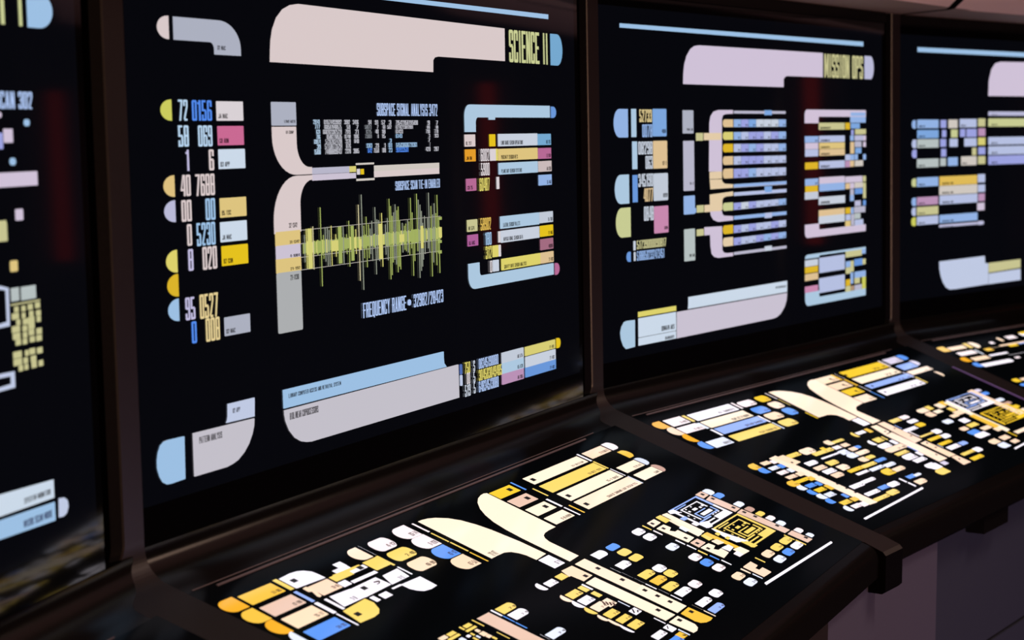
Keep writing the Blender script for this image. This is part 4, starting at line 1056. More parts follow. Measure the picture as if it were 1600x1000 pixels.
('r','status_bar','whited',7369,-1106,7792,-1069,'',None,None),
('r','status_bar','whited',7211,-1103,7339,-1026,'',None,None),
('p','status_bar','yeld2',[(7310,-913),(7752,-921),(7752,-951),(7304,-954)]),
('p','touch_key','whited',[(7219,-1154),(7674,-1148),(7692,-1305),(7217,-1315)]),
('p','touch_key','whited',[(7776,-1166),(8056,-1159),(8023,-1307),(7702,-1310)]),
('r','status_bar','whited',8084,-1299,8104,-1143,'',None,None),
('r','status_bar','whited',7625,-1368,7783,-1348,'',None,None),
('r','status_bar','whited',7246,-1419,7313,-1339,'',None,None),
('r','status_bar','whited',7376,-1427,7513,-1353,'',None,None),
('t','caption','inkd',7058,-1297,7131,-1240,'21-10'),
('t','caption','inkd',7880,-1306,7958,-1256,'24-12'),
('p','stripe','inkd',[(7570,-1187),(7645,-1198),(7643,-1220),(7593,-1240),(7553,-1237),(7562,-1227),(7591,-1228),(7620,-1217),(7555,-1203)]),
('r','marker_square','ink',6826,-817,6904,-765,'',None,None),
('r','marker_square','ink',7670,-991,7748,-939,'',None,None),
('r','marker_square','ink',7329,-1237,7407,-1185,'',None,None),
('r','marker_square','ink',6818,-1478,6896,-1426,'',None,None),
('p','spine_bar','peachw',[(10065,-2095),(10310,-2093),(10328,-2763),(10084,-2764)]),
('p','spine_bar','peachd2',[(9748,-2088),(9987,-2094),(9994,-2320),(9763,-2330),(9743,-2197),(9701,-2196)]),
('p','spine_bar','creamd',[(9739,-2362),(9978,-2356),(10006,-3221),(9768,-3215)]),
('r','marker_square','ink',10196,-2303,10262,-2259,'',None,None),
('r','marker_square','ink',9869,-2308,9935,-2264,'',None,None),
('r','marker_square','ink',7984,-2303,8050,-2259,'',None,None),
('p','spine_bar','pinkd2',[(7866,-2104),(8094,-2106),(8108,-2864),(7873,-2844)]),
('r','touch_key','yeld2',9532,-2190,9697,-2111,'',None,None),
('r','touch_key','whited',9253,-2194,9457,-2116,'',None,('2-8','R',0.28,0.4)),
('r','status_bar','whited',9097,-2204,9190,-2078,'l',None,None),
('r','status_bar','yeld2',9534,-2456,9628,-2362,'',None,None),
('r','status_bar','whited',9650,-2469,9680,-2352,'',None,None),
('r','touch_key','yeld2',9237,-2450,9482,-2360,'',None,('2-8','R',0.28,0.4)),
('r','status_bar','peachw',9112,-2471,9190,-2338,'l',None,None),
('r','touch_key','whited',9238,-2587,9472,-2490,'',None,('2-8','R',0.28,0.4)),
('r','status_bar','whited',9114,-2598,9193,-2464,'l',None,None),
('r','status_bar','yeld2',9557,-2585,9645,-2495,'',None,None),
('r','touch_key','peachw',9235,-2726,9477,-2628,'',None,('2-8','R',0.28,0.4)),
('r','status_bar','yeld2',9107,-2734,9187,-2599,'l',None,None),
('r','touch_key','yeld2',8219,-2207,8508,-2109,'r',None,('2-8','R',0.28,0.4)),
('r','status_bar','whited',8150,-2213,8172,-2097,'',None,None),
('r','touch_key','whited',8228,-2334,8514,-2234,'r',None,('2-8','R',0.28,0.4)),
('r','status_bar','blued',8161,-2339,8171,-2222,'',None,None),
('r','status_bar','blued',8157,-2469,8169,-2352,'',None,None),
('r','touch_key','palebl',8207,-2719,8514,-2630,'r',None,('2-8','R',0.28,0.4)),
('r','status_bar','whited',8162,-2699,8166,-2601,'',None,None),
('r','status_bar','yeld2',7786,-2213,7797,-2091,'',None,None),
('r','status_bar','yeld2',7591,-2142,7704,-2101,'',None,None),
('r','status_bar','yeld2',7531,-2145,7555,-2093,'',None,None),
('r','status_bar','yeld2',7529,-2185,7711,-2160,'',None,None),
('r','status_bar','peachd2',7623,-2244,7671,-2204,'',None,None),
('r','status_bar','peachd2',7606,-2311,7685,-2258,'',None,None),
('r','status_bar','peachd2',7619,-2354,7684,-2316,'',None,None),
('r','status_bar','yeld2',7796,-2469,7802,-2340,'',None,None),
('r','status_bar','yeld2',7293,-2135,7414,-2095,'',None,None),
('r','status_bar','yeld2',7213,-2175,7414,-2149,'',None,None),
('r','status_bar','peachd2',7147,-2134,7261,-2091,'',None,None),
('r','status_bar','whited',7440,-2241,7490,-2213,'',None,None),
('r','status_bar','yeld2',7524,-2250,7548,-2211,'',None,None),
('r','status_bar','palebl',7531,-2304,7554,-2265,'',None,None),
('r','status_bar','yeld2',7655,-2405,7685,-2362,'',None,None),
('r','status_bar','palebl',7317,-2254,7380,-2204,'',None,None),
('r','status_bar','yeld2',7467,-2318,7491,-2266,'',None,None),
('p','spine_bar','creamd',[(10083,-2747),(10340,-2724),(10346,-3213),(10083,-3218)]),
('p','spine_bar','goldd',[(10102,-3247),(10337,-3238),(10359,-3492),(10287,-3500),(10191,-3490),(10112,-3457),(10085,-3405)]),
('p','spine_bar','creamd',[(9768,-3251),(10005,-3248),(10007,-3434),(9961,-3482),(9884,-3503),(9799,-3498)]),
('r','marker_square','ink',10205,-2572,10271,-2528,'',None,None),
('r','marker_square','ink',10208,-2820,10274,-2776,'',None,None),
('r','marker_square','ink',10220,-2956,10286,-2912,'',None,None),
('r','marker_square','ink',10224,-3091,10290,-3047,'',None,None),
('r','marker_square','ink',9888,-3094,9954,-3050,'',None,None),
('r','marker_square','ink',10228,-3320,10294,-3276,'',None,None),
('r','marker_square','ink',9893,-3322,9959,-3278,'',None,None),
('r','touch_key','whited',10509,-2447,10773,-2351,'r',None,('2-8','R',0.28,0.4)),
('r','status_bar','whited',10386,-2472,10390,-2349,'',None,None),
('r','status_bar','whited',10405,-2600,10407,-2474,'',None,None),
('r','status_bar','whited',10411,-2727,10413,-2607,'',None,None),
('r','status_bar','whited',10408,-2859,10419,-2737,'',None,None),
('r','status_bar','whited',10427,-2994,10430,-2873,'',None,None),
('r','status_bar','whited',10430,-3128,10440,-3007,'',None,None),
('r','touch_key','whited',10868,-2718,11097,-2612,'a',None,('2-8','R',0.28,0.4)),
('r','touch_key','yeld2',10878,-2846,11095,-2736,'a',None,('2-8','R',0.28,0.4)),
('r','touch_key','yeld2',10528,-2695,10829,-2597,'r',None,('2-8','R',0.28,0.4)),
('r','touch_key','goldd',10525,-2832,10825,-2733,'r',None,('2-8','R',0.28,0.4)),
('r','touch_key','yeld2',10516,-2971,10811,-2872,'r',None,('2-8','R',0.28,0.4)),
('r','touch_key','whited',10523,-3101,10835,-3011,'r',None,('2-8','R',0.28,0.4)),
('r','touch_key','pinkd',10899,-3112,11121,-3005,'a',None,('2-8','R',0.28,0.4)),
('r','touch_key','whited',10917,-3340,11139,-3231,'a',None,('2-8','R',0.28,0.4)),
('r','touch_key','whited',10510,-3331,10826,-3246,'r',None,('2-8','R',0.28,0.4)),
('r','status_bar','peachw',10437,-3367,10439,-3237,'',None,None),
('r','status_bar','peachw',10435,-3495,10445,-3368,'',None,None),
('r','touch_key','blued2',10505,-3468,10829,-3384,'r',None,('2-8','R',0.28,0.4)),
('r','touch_key','yeld2',9217,-2861,9448,-2775,'',None,('2-8','R',0.28,0.4)),
('r','status_bar','peachw',9097,-2870,9155,-2748,'l',None,None),
('r','touch_key','yeld2',9230,-2978,9472,-2903,'',None,('2-8','R',0.28,0.4)),
('r','status_bar','peachw',9128,-2997,9172,-2850,'l',None,None),
('r','touch_key','yeld2',9239,-3110,9473,-3020,'',None,('2-8','R',0.28,0.4)),
('r','status_bar','whited',9128,-3126,9170,-2974,'l',None,None),
('r','touch_key','peachw',9468,-2750,9626,-2641,'',None,('2-8','R',0.28,0.4)),
('r','status_bar','palebl',9679,-2864,9685,-2738,'',None,None),
('r','touch_key','whited',9570,-2981,9711,-2899,'',None,('2-8','R',0.28,0.4)),
('r','status_bar','whited',9675,-3126,9675,-3001,'',None,None),
('r','status_bar','whited',9688,-3240,9697,-3119,'',None,None),
('r','status_bar','whited',9576,-3358,9699,-3262,'',None,None),
('r','status_bar','goldd',9538,-3485,9663,-3402,'',None,None),
('r','status_bar','palebl',9695,-3494,9709,-3373,'',None,None),
('r','touch_key','whited',9253,-3340,9496,-3264,'',None,('2-8','R',0.28,0.4)),
('r','touch_key','blued',9298,-3499,9539,-3409,'',None,('2-8','R',0.28,0.4)),
('p','stripe','inkd',[(9484,-2639),(9506,-2648),(9475,-2697),(9435,-2696)]),
('p','stripe','inkd',[(9513,-2666),(9535,-2674),(9504,-2720),(9463,-2720)]),
('p','stripe','inkd',[(9542,-2693),(9564,-2701),(9533,-2743),(9492,-2743)]),
('p','stripe','inkd',[(9571,-2720),(9593,-2728),(9562,-2767),(9521,-2766)]),
('p','stripe','ink',[(9635,-2902),(9665,-2904),(9599,-2956),(9570,-2954)]),
('p','stripe','ink',[(9678,-2941),(9697,-2944),(9655,-2972),(9625,-2970)]),
('p','stripe','ink',[(9642,-3271),(9664,-3273),(9607,-3309),(9585,-3307)]),
('p','stripe','ink',[(9607,-3442),(9658,-3461),(9643,-3488),(9610,-3462)]),
('r','touch_key','palebl',13952,-2167,14125,-2048,'r',None,None),
('r','touch_key','blued',13971,-2275,14180,-2182,'r',None,None),
('r','touch_key','palebl',13989,-2529,14189,-2438,'r',None,None),
('r','touch_key','brownd',13996,-2670,14167,-2578,'r',None,None),
('r','touch_key','yeld2',14001,-2795,14182,-2717,'r',None,None),
('r','touch_key','pinkd',14011,-2927,14189,-2843,'r',None,None),
('r','touch_key','palebl',14006,-3068,14171,-2976,'r',None,None),
('r','touch_key','pinkd',14038,-3282,14194,-3193,'r',None,None),
('r','touch_key','palebl',14052,-3417,14195,-3334,'r',None,None),
('p','spine_bar','pinkd2',[(13717,-2049),(13915,-2046),(13919,-2144),(13725,-2154)]),
('p','spine_bar','pinkd2',[(13710,-2188),(13909,-2168),(13936,-2542),(13754,-2548)]),
('p','spine_bar','pinkd2',[(13751,-2573),(13936,-2564),(13977,-3164),(13803,-3160)]),
('p','spine_bar','pinkd2',[(13815,-3192),(13985,-3189),(14008,-3437),(13828,-3436)]),
('r','marker_square','ink',13798,-2119,13864,-2075,'',None,None),
('r','marker_square','ink',13810,-2248,13876,-2204,'',None,None),
('r','marker_square','ink',13828,-2508,13894,-2464,'',None,None),
('r','marker_square','ink',13838,-2643,13904,-2599,'',None,None),
('r','marker_square','ink',13861,-2775,13927,-2731,'',None,None),
('r','marker_square','ink',13888,-3044,13954,-3000,'',None,None),
('r','marker_square','ink',13924,-3395,13990,-3351,'',None,None),
('r','maze_line','blued2',12771,-2089,13671,-2070,'',None,None),
('r','maze_line','blued2',13608,-2306,13671,-2070,'',None,None),
('r','maze_line','whited',12771,-2543,12825,-2080,'',None,None),
('r','maze_line','whited',13608,-2543,13671,-2306,'',None,None),
('r','maze_line','whited',12861,-2543,13671,-2519,'',None,None),
('r','maze_line','whited',13266,-2543,13671,-2448,'',None,None),
('r','maze_line','blued2',12879,-2117,13221,-2103,'',None,None),
('r','maze_line','whited',12951,-2401,12987,-2141,'',None,None),
('r','maze_line','whited',12951,-2155,13491,-2141,'',None,None),
('r','maze_line','whited',13473,-2283,13509,-2141,'',None,None),
('r','maze_line','blued2',13041,-2410,13077,-2283,'',None,None),
('r','maze_line','blued2',13041,-2410,13536,-2392,'',None,None),
('r','maze_line','blued2',13509,-2410,13545,-2306,'',None,None),
('r','maze_line','blued2',13041,-2297,13401,-2283,'',None,None),
('r','maze_line','whited',13131,-2373,13446,-2325,'',None,None),
('r','maze_line','whited',13329,-2259,13383,-2231,'',None,None),
('r','maze_line','whited',13419,-2250,13473,-2221,'',None,None),
('r','maze_line','whited',13149,-2250,13266,-2212,'',None,None),
('r','maze_line','whited',13023,-2240,13068,-2212,'',None,None),
('r','maze_line','whited',13203,-2184,13239,-2165,'',None,None),
('r','maze_line','whited',13041,-2184,13077,-2165,'',None,None),
('r','maze_line','whited',12879,-2184,12906,-2165,'',None,None),
('r','maze_line','whited',12879,-2283,12906,-2259,'',None,None),
('r','maze_line','whited',12879,-2354,12906,-2335,'',None,None),
('r','maze_line','blued2',12843,-2439,13221,-2420,'',None,None),
('r','maze_line','whited',12843,-2486,13221,-2467,'',None,None),
('r','maze_line','whited',13293,-2429,13347,-2415,'',None,None),
('r','maze_line','whited',13383,-2429,13437,-2415,'',None,None),
('r','maze_line','whited',13473,-2429,13527,-2415,'',None,None),
('r','maze_line','yeld2',12827,-2606,13716,-2587,'',None,None),
('r','maze_line','yeld2',13654,-2830,13716,-2587,'',None,None),
('r','maze_line','yeld2',12827,-3073,12880,-2596,'',None,None),
('r','maze_line','yeld2',13654,-3073,13716,-2830,'',None,None),
('r','maze_line','yeld2',12916,-3073,13716,-3049,'',None,None),
('r','maze_line','yeld2',13316,-3073,13716,-2976,'',None,None),
('r','maze_line','yeld2',12934,-2635,13272,-2621,'',None,None),
('r','maze_line','yeld2',13005,-2927,13040,-2660,'',None,None),
('r','maze_line','yeld2',13005,-2674,13538,-2660,'',None,None),
('r','maze_line','yeld2',13521,-2806,13556,-2660,'',None,None),
('r','maze_line','yeld2',13094,-2937,13129,-2806,'',None,None),
('r','maze_line','yeld2',13094,-2937,13583,-2918,'',None,None),
('r','maze_line','yeld2',13556,-2937,13592,-2830,'',None,None),
('r','maze_line','yeld2',13094,-2820,13450,-2806,'',None,None),
('r','maze_line','yeld2',13183,-2898,13494,-2849,'',None,None),
('r','maze_line','yeld2',13378,-2781,13432,-2752,'',None,None),
('r','maze_line','yeld2',13467,-2772,13521,-2742,'',None,None),
('r','maze_line','yeld2',13200,-2772,13316,-2733,'',None,None),
('r','maze_line','yeld2',13076,-2762,13120,-2733,'',None,None),
('r','maze_line','yeld2',13254,-2703,13289,-2684,'',None,None),
('r','maze_line','yeld2',13094,-2703,13129,-2684,'',None,None),
('r','maze_line','yeld2',12934,-2703,12960,-2684,'',None,None),
('r','maze_line','yeld2',12934,-2806,12960,-2781,'',None,None),
('r','maze_line','yeld2',12934,-2879,12960,-2859,'',None,None),
('r','maze_line','yeld2',12898,-2966,13272,-2947,'',None,None),
('r','maze_line','yeld2',12898,-3015,13272,-2996,'',None,None),
('r','maze_line','yeld2',13343,-2957,13396,-2942,'',None,None),
('r','maze_line','yeld2',13432,-2957,13485,-2942,'',None,None),
('r','maze_line','yeld2',13521,-2957,13574,-2942,'',None,None),
('p','status_bar','yeld2',[(12378,-2066),(12504,-2068),(12497,-2198),(12357,-2198)]),
('p','status_bar','creamd',[(12549,-2075),(12663,-2088),(12635,-2561),(12503,-2563)]),
('p','status_bar','peachw',[(12469,-2185),(12528,-2213),(12540,-2484),(12420,-2448)]),
('p','status_bar','palebl',[(12392,-2347),(12479,-2344),(12469,-2450),(12375,-2435)]),
('p','status_bar','creamd',[(12420,-2448),(12529,-2448),(12517,-2574),(12409,-2574)]),
('p','status_bar','goldd',[(12545,-2588),(12645,-2592),(12655,-3001),(12569,-2988)]),
('p','status_bar','yeld2',[(12459,-2590),(12535,-2592),(12532,-2700),(12434,-2695)]),
('p','status_bar','peachw',[(12444,-2722),(12566,-2738),(12570,-2828),(12436,-2805)]),
('p','status_bar','whited',[(12382,-2865),(12568,-2879),(12556,-2943),(12398,-2959)]),
('p','status_bar','creamd',[(12495,-2964),(12667,-2985),(12671,-3095),(12484,-3088)]),
('p','status_bar','pinkd',[(12374,-3011),(12496,-3008),(12484,-3088),(12372,-3087)]),
('p','status_bar','yeld2',[(12875,-2969),(12946,-2969),(12966,-3094),(12872,-3091),(12835,-3064)]),
('p','status_bar','whited',[(12740,-2074),(12872,-2089),(12874,-2172),(12706,-2117)]),
('p','status_bar','whited',[(12848,-2431),(13024,-2469),(12924,-2557),(12811,-2547)]),
('p','status_bar','whited',[(12833,-2580),(12850,-2656),(12970,-2981),(12775,-2907),(12765,-2748)]),
('p','status_bar','blued2',[(12688,-2243),(12830,-2251),(12810,-2300),(12696,-2292)]),
('p','status_bar','whited',[(12700,-2383),(12801,-2386),(12805,-2447),(12704,-2443)]),
('p','status_bar','yeld2',[(12723,-2661),(12801,-2663),(12797,-2706),(12709,-2707)]),
('p','status_bar','yeld2',[(12737,-2778),(12815,-2781),(12811,-2823),(12733,-2820)]),
('p','touch_key','peachw',[(12078,-2079),(12287,-2076),(12279,-2161),(12057,-2169)]),
('p','touch_key','creamd',[(12053,-2206),(12261,-2205),(12275,-2291),(12152,-2319),(12208,-2368),(12293,-2365),(12295,-2562),(12085,-2575)]),
('p','touch_key','pinkd2',[(12100,-2596),(12304,-2597),(12305,-2697),(12086,-2704)]),
('p','touch_key','creamd',[(12094,-2721),(12322,-2727),(12339,-2800),(12216,-2825),(12261,-2869),(12345,-2868),(12329,-2967),(12119,-2989)]),
('r','marker_square','ink',12100,-2141,12160,-2101,'',None,None),
('r','marker_square','ink',12111,-2273,12171,-2233,'',None,None),
('r','marker_square','ink',12129,-2533,12189,-2493,'',None,None),
('r','marker_square','ink',12137,-2670,12197,-2630,'',None,None),
('r','marker_square','ink',12133,-2801,12193,-2761,'',None,None),
('r','marker_square','ink',12186,-3425,12246,-3385,'',None,None),
('r','status_bar','yeld2',11938,-2187,11950,-2077,'f',110,None),
('r','status_bar','pinkd',11939,-2319,11956,-2208,'f',110,None),
('r','status_bar','whited',11966,-2579,11980,-2465,'f',110,None),
('r','status_bar','whited',11974,-2710,11986,-2598,'f',110,None),
('r','status_bar','yeld2',11965,-2845,11984,-2733,'f',110,None),
('r','status_bar','blued',11985,-2977,11997,-2866,'f',110,None),
('r','status_bar','whited',12007,-3113,12016,-2995,'f',110,None),
('r','status_bar','peachw',12010,-3334,12030,-3219,'f',110,None),
('r','status_bar','palebl',12027,-3469,12035,-3352,'f',110,None),
('r','touch_key','whited',11597,-2174,11826,-2077,'a',None,('3-8','R',0.28,0.4)),
('r','touch_key','whited',11603,-2311,11825,-2207,'a',None,('3-8','R',0.28,0.4)),
('r','touch_key','palebl',11621,-2569,11849,-2469,'a',None,('3-8','R',0.28,0.4)),
('r','touch_key','pinkd',11631,-2836,11860,-2733,'a',None,('3-8','R',0.28,0.4)),
('r','touch_key','blued',11634,-2973,11856,-2867,'a',None,('3-8','R',0.28,0.4)),
('r','touch_key','pinkd',11647,-3105,11871,-3002,'a',None,('3-8','R',0.28,0.4)),
('r','touch_key','yeld2',13409,-3299,13682,-3202,'a',None,('3-8','R',0.28,0.4)),
('r','touch_key','whited',13420,-3431,13693,-3337,'a',None,('3-8','R',0.28,0.4)),
('r','touch_key','yeld2',13074,-3304,13329,-3205,'a',None,('3-8','R',0.28,0.4)),
('r','touch_key','blued',13095,-3441,13335,-3339,'a',None,('3-8','R',0.28,0.4)),
('r','touch_key','peachd2',12731,-3310,12986,-3208,'a',None,('3-8','R',0.28,0.4)),
('r','touch_key','palebl',12742,-3449,12984,-3348,'a',None,('3-8','R',0.28,0.4)),
('r','touch_key','peachd2',11662,-3326,11897,-3223,'a',None,('3-8','R',0.28,0.4)),
('r','touch_key','palebl',11651,-3467,11891,-3365,'a',None,('3-8','R',0.28,0.4)),
('r','status_bar','yeld2',13707,-3307,13712,-3177,'',None,None),
('r','status_bar','yeld2',13717,-3448,13722,-3319,'',None,None),
('r','status_bar','yeld2',12546,-3326,12554,-3206,'',None,None),
('p','touch_key','peachd',[(12111,-3217),(12357,-3216),(12340,-3305),(12221,-3315),(12229,-3362),(12349,-3360),(12335,-3467),(12107,-3461)]),
('p','edge_line','whited',[(11931,-3525),(14213,-3606),(14198,-3631),(11910,-3555)]),
]),
(3,'C',[
('r','touch_key','oranged',5870,-880,6122,-694,'l',None,None),
('r','touch_key','pinkd',6195,-889,6645,-705,'',None,('21-4012','R',0.28,0.4)),
('r','status_bar','yeld2',6692,-896,6760,-712,'',None,None),
('r','touch_key','whited',6810,-907,7991,-723,'',None,('47 SUBSEC','R',0.28,0.4)),
('r','status_bar','pinkd',8061,-905,8114,-719,'',None,None),
('r','touch_key','peachd',5930,-1099,6141,-882,'l',None,None),
('r','touch_key','pinkd',6171,-1099,6683,-933,'',None,('21-442 4','R',0.28,0.4)),
('r','status_bar','palebl',6686,-1116,6758,-948,'',None,None),
('r','touch_key','creamd',6795,-1125,8010,-945,'',None,('SECTOR','R',0.28,0.4)),
('r','touch_key','oranged',5972,-1319,6139,-1089,'l',None,None),
('r','status_bar','whited',6703,-1335,6758,-1155,'',None,None),
('r','touch_key','blued2',6803,-1323,8044,-1157,'',None,('SECTOR SENSOR','R',0.28,0.4)),
('r','status_bar','whited',8066,-1351,8106,-1151,'',None,None),
('r','touch_key','blued',5980,-1528,6162,-1328,'l',None,None),
('r','touch_key','palebl',6198,-1544,6687,-1368,'',None,('4012','R',0.28,0.4)),
('r','touch_key','yeld2',6801,-1550,8049,-1383,'',None,('PLATE SENSOR LOG','R',0.28,0.4)),
('r','status_bar','palebl',8080,-1569,8109,-1374,'',None,None),
('r','touch_key','pinkd',8163,-894,8585,-744,'a',None,('21-8','R',0.25,0.35)),
('r','touch_key','yeld',8703,-894,9028,-732,'a',None,('21-8','R',0.25,0.35)),
('r','touch_key','peachw',8717,-1118,9038,-942,'a',None,('21-8','R',0.25,0.35)),
('r','touch_key','blued',8170,-1127,8579,-956,'a',None,('21-8','R',0.25,0.35)),
('r','touch_key','blued',8742,-1346,9037,-1155,'a',None,('21-8','R',0.25,0.35)),
('r','touch_key','peachd2',8190,-1330,8607,-1163,'a',None,('21-8','R',0.25,0.35)),
('r','touch_key','yeld2',8199,-1555,8615,-1386,'a',None,('21-8','R',0.25,0.35)),
('r','status_bar','pinkd',9138,-905,9156,-702,'',None,None),
('r','status_bar','yeld2',9147,-1127,9157,-923,'',None,None),
('r','status_bar','yeld',9135,-1575,9162,-1369,'',None,None),
('p','elbow_bar','peachw',[(9259,-704),(9404,-709),(9568,-745),(9750,-833),(9871,-934),(9953,-1075),(9992,-1237),(10006,-1390),(9999,-1810),(9692,-1823),(9702,-1715),(9668,-1633),(9571,-1582),(9488,-1563),(9207,-1564)]),
('p','elbow_bar','peachw',[(10799,-690),(10772,-1541),(10594,-1563),(10469,-1576),(10358,-1619),(10284,-1672),(10322,-2035),(10024,-2048),(10085,-1432),(10136,-1190),(10213,-1006),(10287,-871),(10407,-774),(10551,-710),(10692,-681)]),
('r','touch_key','peachd2',10803,-868,11380,-691,'',None,('21-4','R',0.25,0.3)),
('r','status_bar','goldd',11372,-876,11448,-690,'',None,None),
('r','status_bar','pinkd',11540,-870,11543,-683,'',None,None),
('r','touch_key','yeld',11705,-881,13231,-684,'',None,('21-4','R',0.25,0.3)),
('r','status_bar','pinkd',13262,-878,13301,-655,'',None,None),
('r','touch_key','lavd',13419,-828,13944,-658,'',None,('21-4','R',0.25,0.3)),
('r','touch_key','blued',14000,-814,14245,-646,'r',None,None),
('r','touch_key','peachd2',10809,-1088,11391,-918,'',None,('21-4','R',0.25,0.3)),
('r','status_bar','goldd',11464,-1114,11517,-881,'',None,None),
('r','touch_key','creamd',11679,-1099,13226,-925,'',None,('21-4','R',0.25,0.3)),
('r','status_bar','peachd',13233,-1102,13237,-870,'',None,None),
('r','touch_key','blued2',13425,-1068,14019,-905,'',None,('21-4','R',0.25,0.3)),
('r','touch_key','lavd',14062,-1037,14233,-872,'r',None,None),
('r','touch_key','yeld',10831,-1304,11355,-1137,'',None,('21-4','R',0.25,0.3)),
('r','status_bar','whited',11503,-1337,11512,-1134,'',None,None),
('r','touch_key','blued2',11652,-1282,13324,-1164,'',None,('21-4','R',0.25,0.3)),
('r','status_bar','lavd',13255,-1310,13282,-1107,'',None,None),
('r','touch_key','peachw',13381,-1246,14234,-1125,'',None,('21-4','R',0.25,0.3)),
('r','touch_key','peachw',10799,-1548,11279,-1365,'',None,('21-4','R',0.25,0.3)),
('r','status_bar','blued',11473,-1576,11494,-1339,'',None,None),
('r','touch_key','whited',11663,-1540,13230,-1374,'',None,('21-4','R',0.25,0.3)),
('r','status_bar','yeld2',13290,-1530,13333,-1312,'',None,None),
('r','touch_key','peachd2',14086,-1500,14196,-1310,'r',None,None),
('r','marker_square','ink',11158,-808,11224,-764,'',None,None),
('r','marker_square','ink',11169,-1028,11235,-984,'',None,None),
('r','marker_square','ink',11150,-1253,11216,-1209,'',None,None),
('r','marker_square','ink',11770,-1247,11836,-1203,'',None,None),
('r','marker_square','ink',11764,-1474,11830,-1430,'',None,None),
('r','marker_square','ink',11704,-815,11770,-771,'',None,None),
('r','touch_key','whited',9753,-2030,9982,-1831,'',None,None),
('p','spine_bar','peachd',[(10136,-2080),(10346,-2083),(10352,-2698),(10063,-2712)]),
('p','spine_bar','peachw',[(9866,-2091),(10048,-2101),(10031,-2318),(9786,-2359)]),
('p','spine_bar','peachw',[(9786,-2359),(10044,-2347),(10049,-3223),(9748,-3225)]),
('p','spine_bar','peachd2',[(10163,-2756),(10363,-2750),(10383,-3221),(10155,-3213)]),
('p','spine_bar','peachd',[(10200,-3228),(10367,-3239),(10378,-3460),(10105,-3457)]),
('r','marker_square','ink',10252,-2306,10300,-2274,'',None,None),
('r','marker_square','ink',9918,-2305,9966,-2273,'',None,None),
('r','marker_square','ink',10264,-2568,10312,-2536,'',None,None),
('r','marker_square','ink',10273,-2818,10321,-2786,'',None,None),
('r','marker_square','ink',10261,-2960,10309,-2928,'',None,None),
('r','marker_square','ink',9961,-3097,10009,-3065,'',None,None),
('r','marker_square','ink',10243,-3340,10291,-3308,'',None,None),
('r','status_bar','yeld2',9128,-2217,9220,-2077,'l',None,None),
('r','touch_key','whited',9260,-2178,9535,-2110,'',None,None),
('r','status_bar','goldd',9595,-2210,9707,-2100,'',None,None),
('r','status_bar','whited',9124,-2485,9232,-2350,'l',None,None),
('r','touch_key','yeld2',9332,-2455,9566,-2351,'',None,('2-8','R',0.28,0.4)),
('r','status_bar','yeld2',9624,-2462,9659,-2363,'',None,None),
('r','touch_key','whited',9157,-2609,9511,-2502,'a',None,('2-8','R',0.28,0.4)),
('r','status_bar','whited',9612,-2605,9723,-2495,'',None,None),
('r','touch_key','peachd2',9139,-2732,9743,-2620,'l',None,('2-8','R',0.28,0.4)),
('r','touch_key','yeld2',9175,-2840,9569,-2772,'',None,('2-8','R',0.28,0.4)),
('r','touch_key','whited',9179,-2992,9533,-2866,'l',None,('2-8','R',0.28,0.4)),
('r','status_bar','blued2',9743,-2891,9774,-2719,'',None,None),
('r','status_bar','whited',9643,-2994,9738,-2889,'',None,None),
('r','touch_key','blued',9744,-3137,9739,-2972,'',None,None),
('r','touch_key','whited',9260,-3096,9624,-3013,'',None,('2-8','R',0.28,0.4)),
('r','touch_key','yeld2',10487,-2176,10821,-2093,'',None,('2-8','R',0.28,0.4)),
('r','touch_key','pinkd',10866,-2175,11139,-2087,'r',None,None),
('r','touch_key','whited',10835,-2310,11146,-2228,'a',None,None),
('r','touch_key','yeld',10882,-2443,11141,-2348,'r',None,None),
('r','status_bar','blued2',10414,-2346,10425,-2224,'',None,None),
('r','touch_key','whited',10368,-2450,10804,-2380,'',None,('2-8','R',0.28,0.4)),
('r','status_bar','pinkd',10415,-2620,10451,-2458,'',None,None),
('r','touch_key','yeld2',10419,-2659,10902,-2621,'',None,('2-8','R',0.28,0.4)),
('r','touch_key','whited',10929,-2699,11176,-2592,'r',None,None),
('r','touch_key','yeld',10462,-2796,10937,-2734,'',None,('2-8','R',0.28,0.4)),
('r','touch_key','whited',10895,-2846,11161,-2746,'r',None,None),
('r','touch_key','yeld',10490,-2956,10922,-2892,'r',None,('2-8','R',0.28,0.4)),
('r','touch_key','whited',10498,-3104,10890,-3017,'',None,('2-8','R',0.28,0.4)),
('r','touch_key','blued2',10935,-3108,11192,-3020,'r',None,None),
('r','status_bar','palebl',10443,-3001,10449,-2901,'',None,None),
('r','touch_key','yeld2',10509,-3303,10966,-3241,'',None,('2-8','R',0.28,0.4)),
('r','touch_key','whited',10977,-3340,11213,-3233,'r',None,None),
('r','touch_key','yeld',10507,-3463,10931,-3386,'r',None,('2-8','R',0.28,0.4)),
('r','touch_key','whited',9262,-3283,9556,-3180,'l',None,None),
('r','status_bar','lavd',13990,-2125,14250,-2048,'r',None,None),
('r','status_bar','blued',14009,-2251,14287,-2168,'r',None,None),
('r','status_bar','palebl',14041,-2506,14318,-2422,'r',None,None),
('r','status_bar','brownd',14046,-2632,14320,-2559,'r',None,None),
('r','status_bar','yeld',14058,-2772,14316,-2692,'r',None,None),
('r','status_bar','peachw',14036,-2911,14311,-2825,'r',None,None),
('r','touch_key','peachw',11558,-2176,11885,-2067,'l',None,None),
('r','status_bar','yeld2',11933,-2161,12093,-2058,'',None,None),
('r','touch_key','peachd',11582,-2318,11834,-2199,'l',None,None),
('r','status_bar','creamd',11915,-2290,12163,-2212,'',None,None),
('r','touch_key','peachw',12263,-2203,12486,-2080,'',None,None),
('r','touch_key','goldd',12477,-2178,12667,-2064,'',None,None),
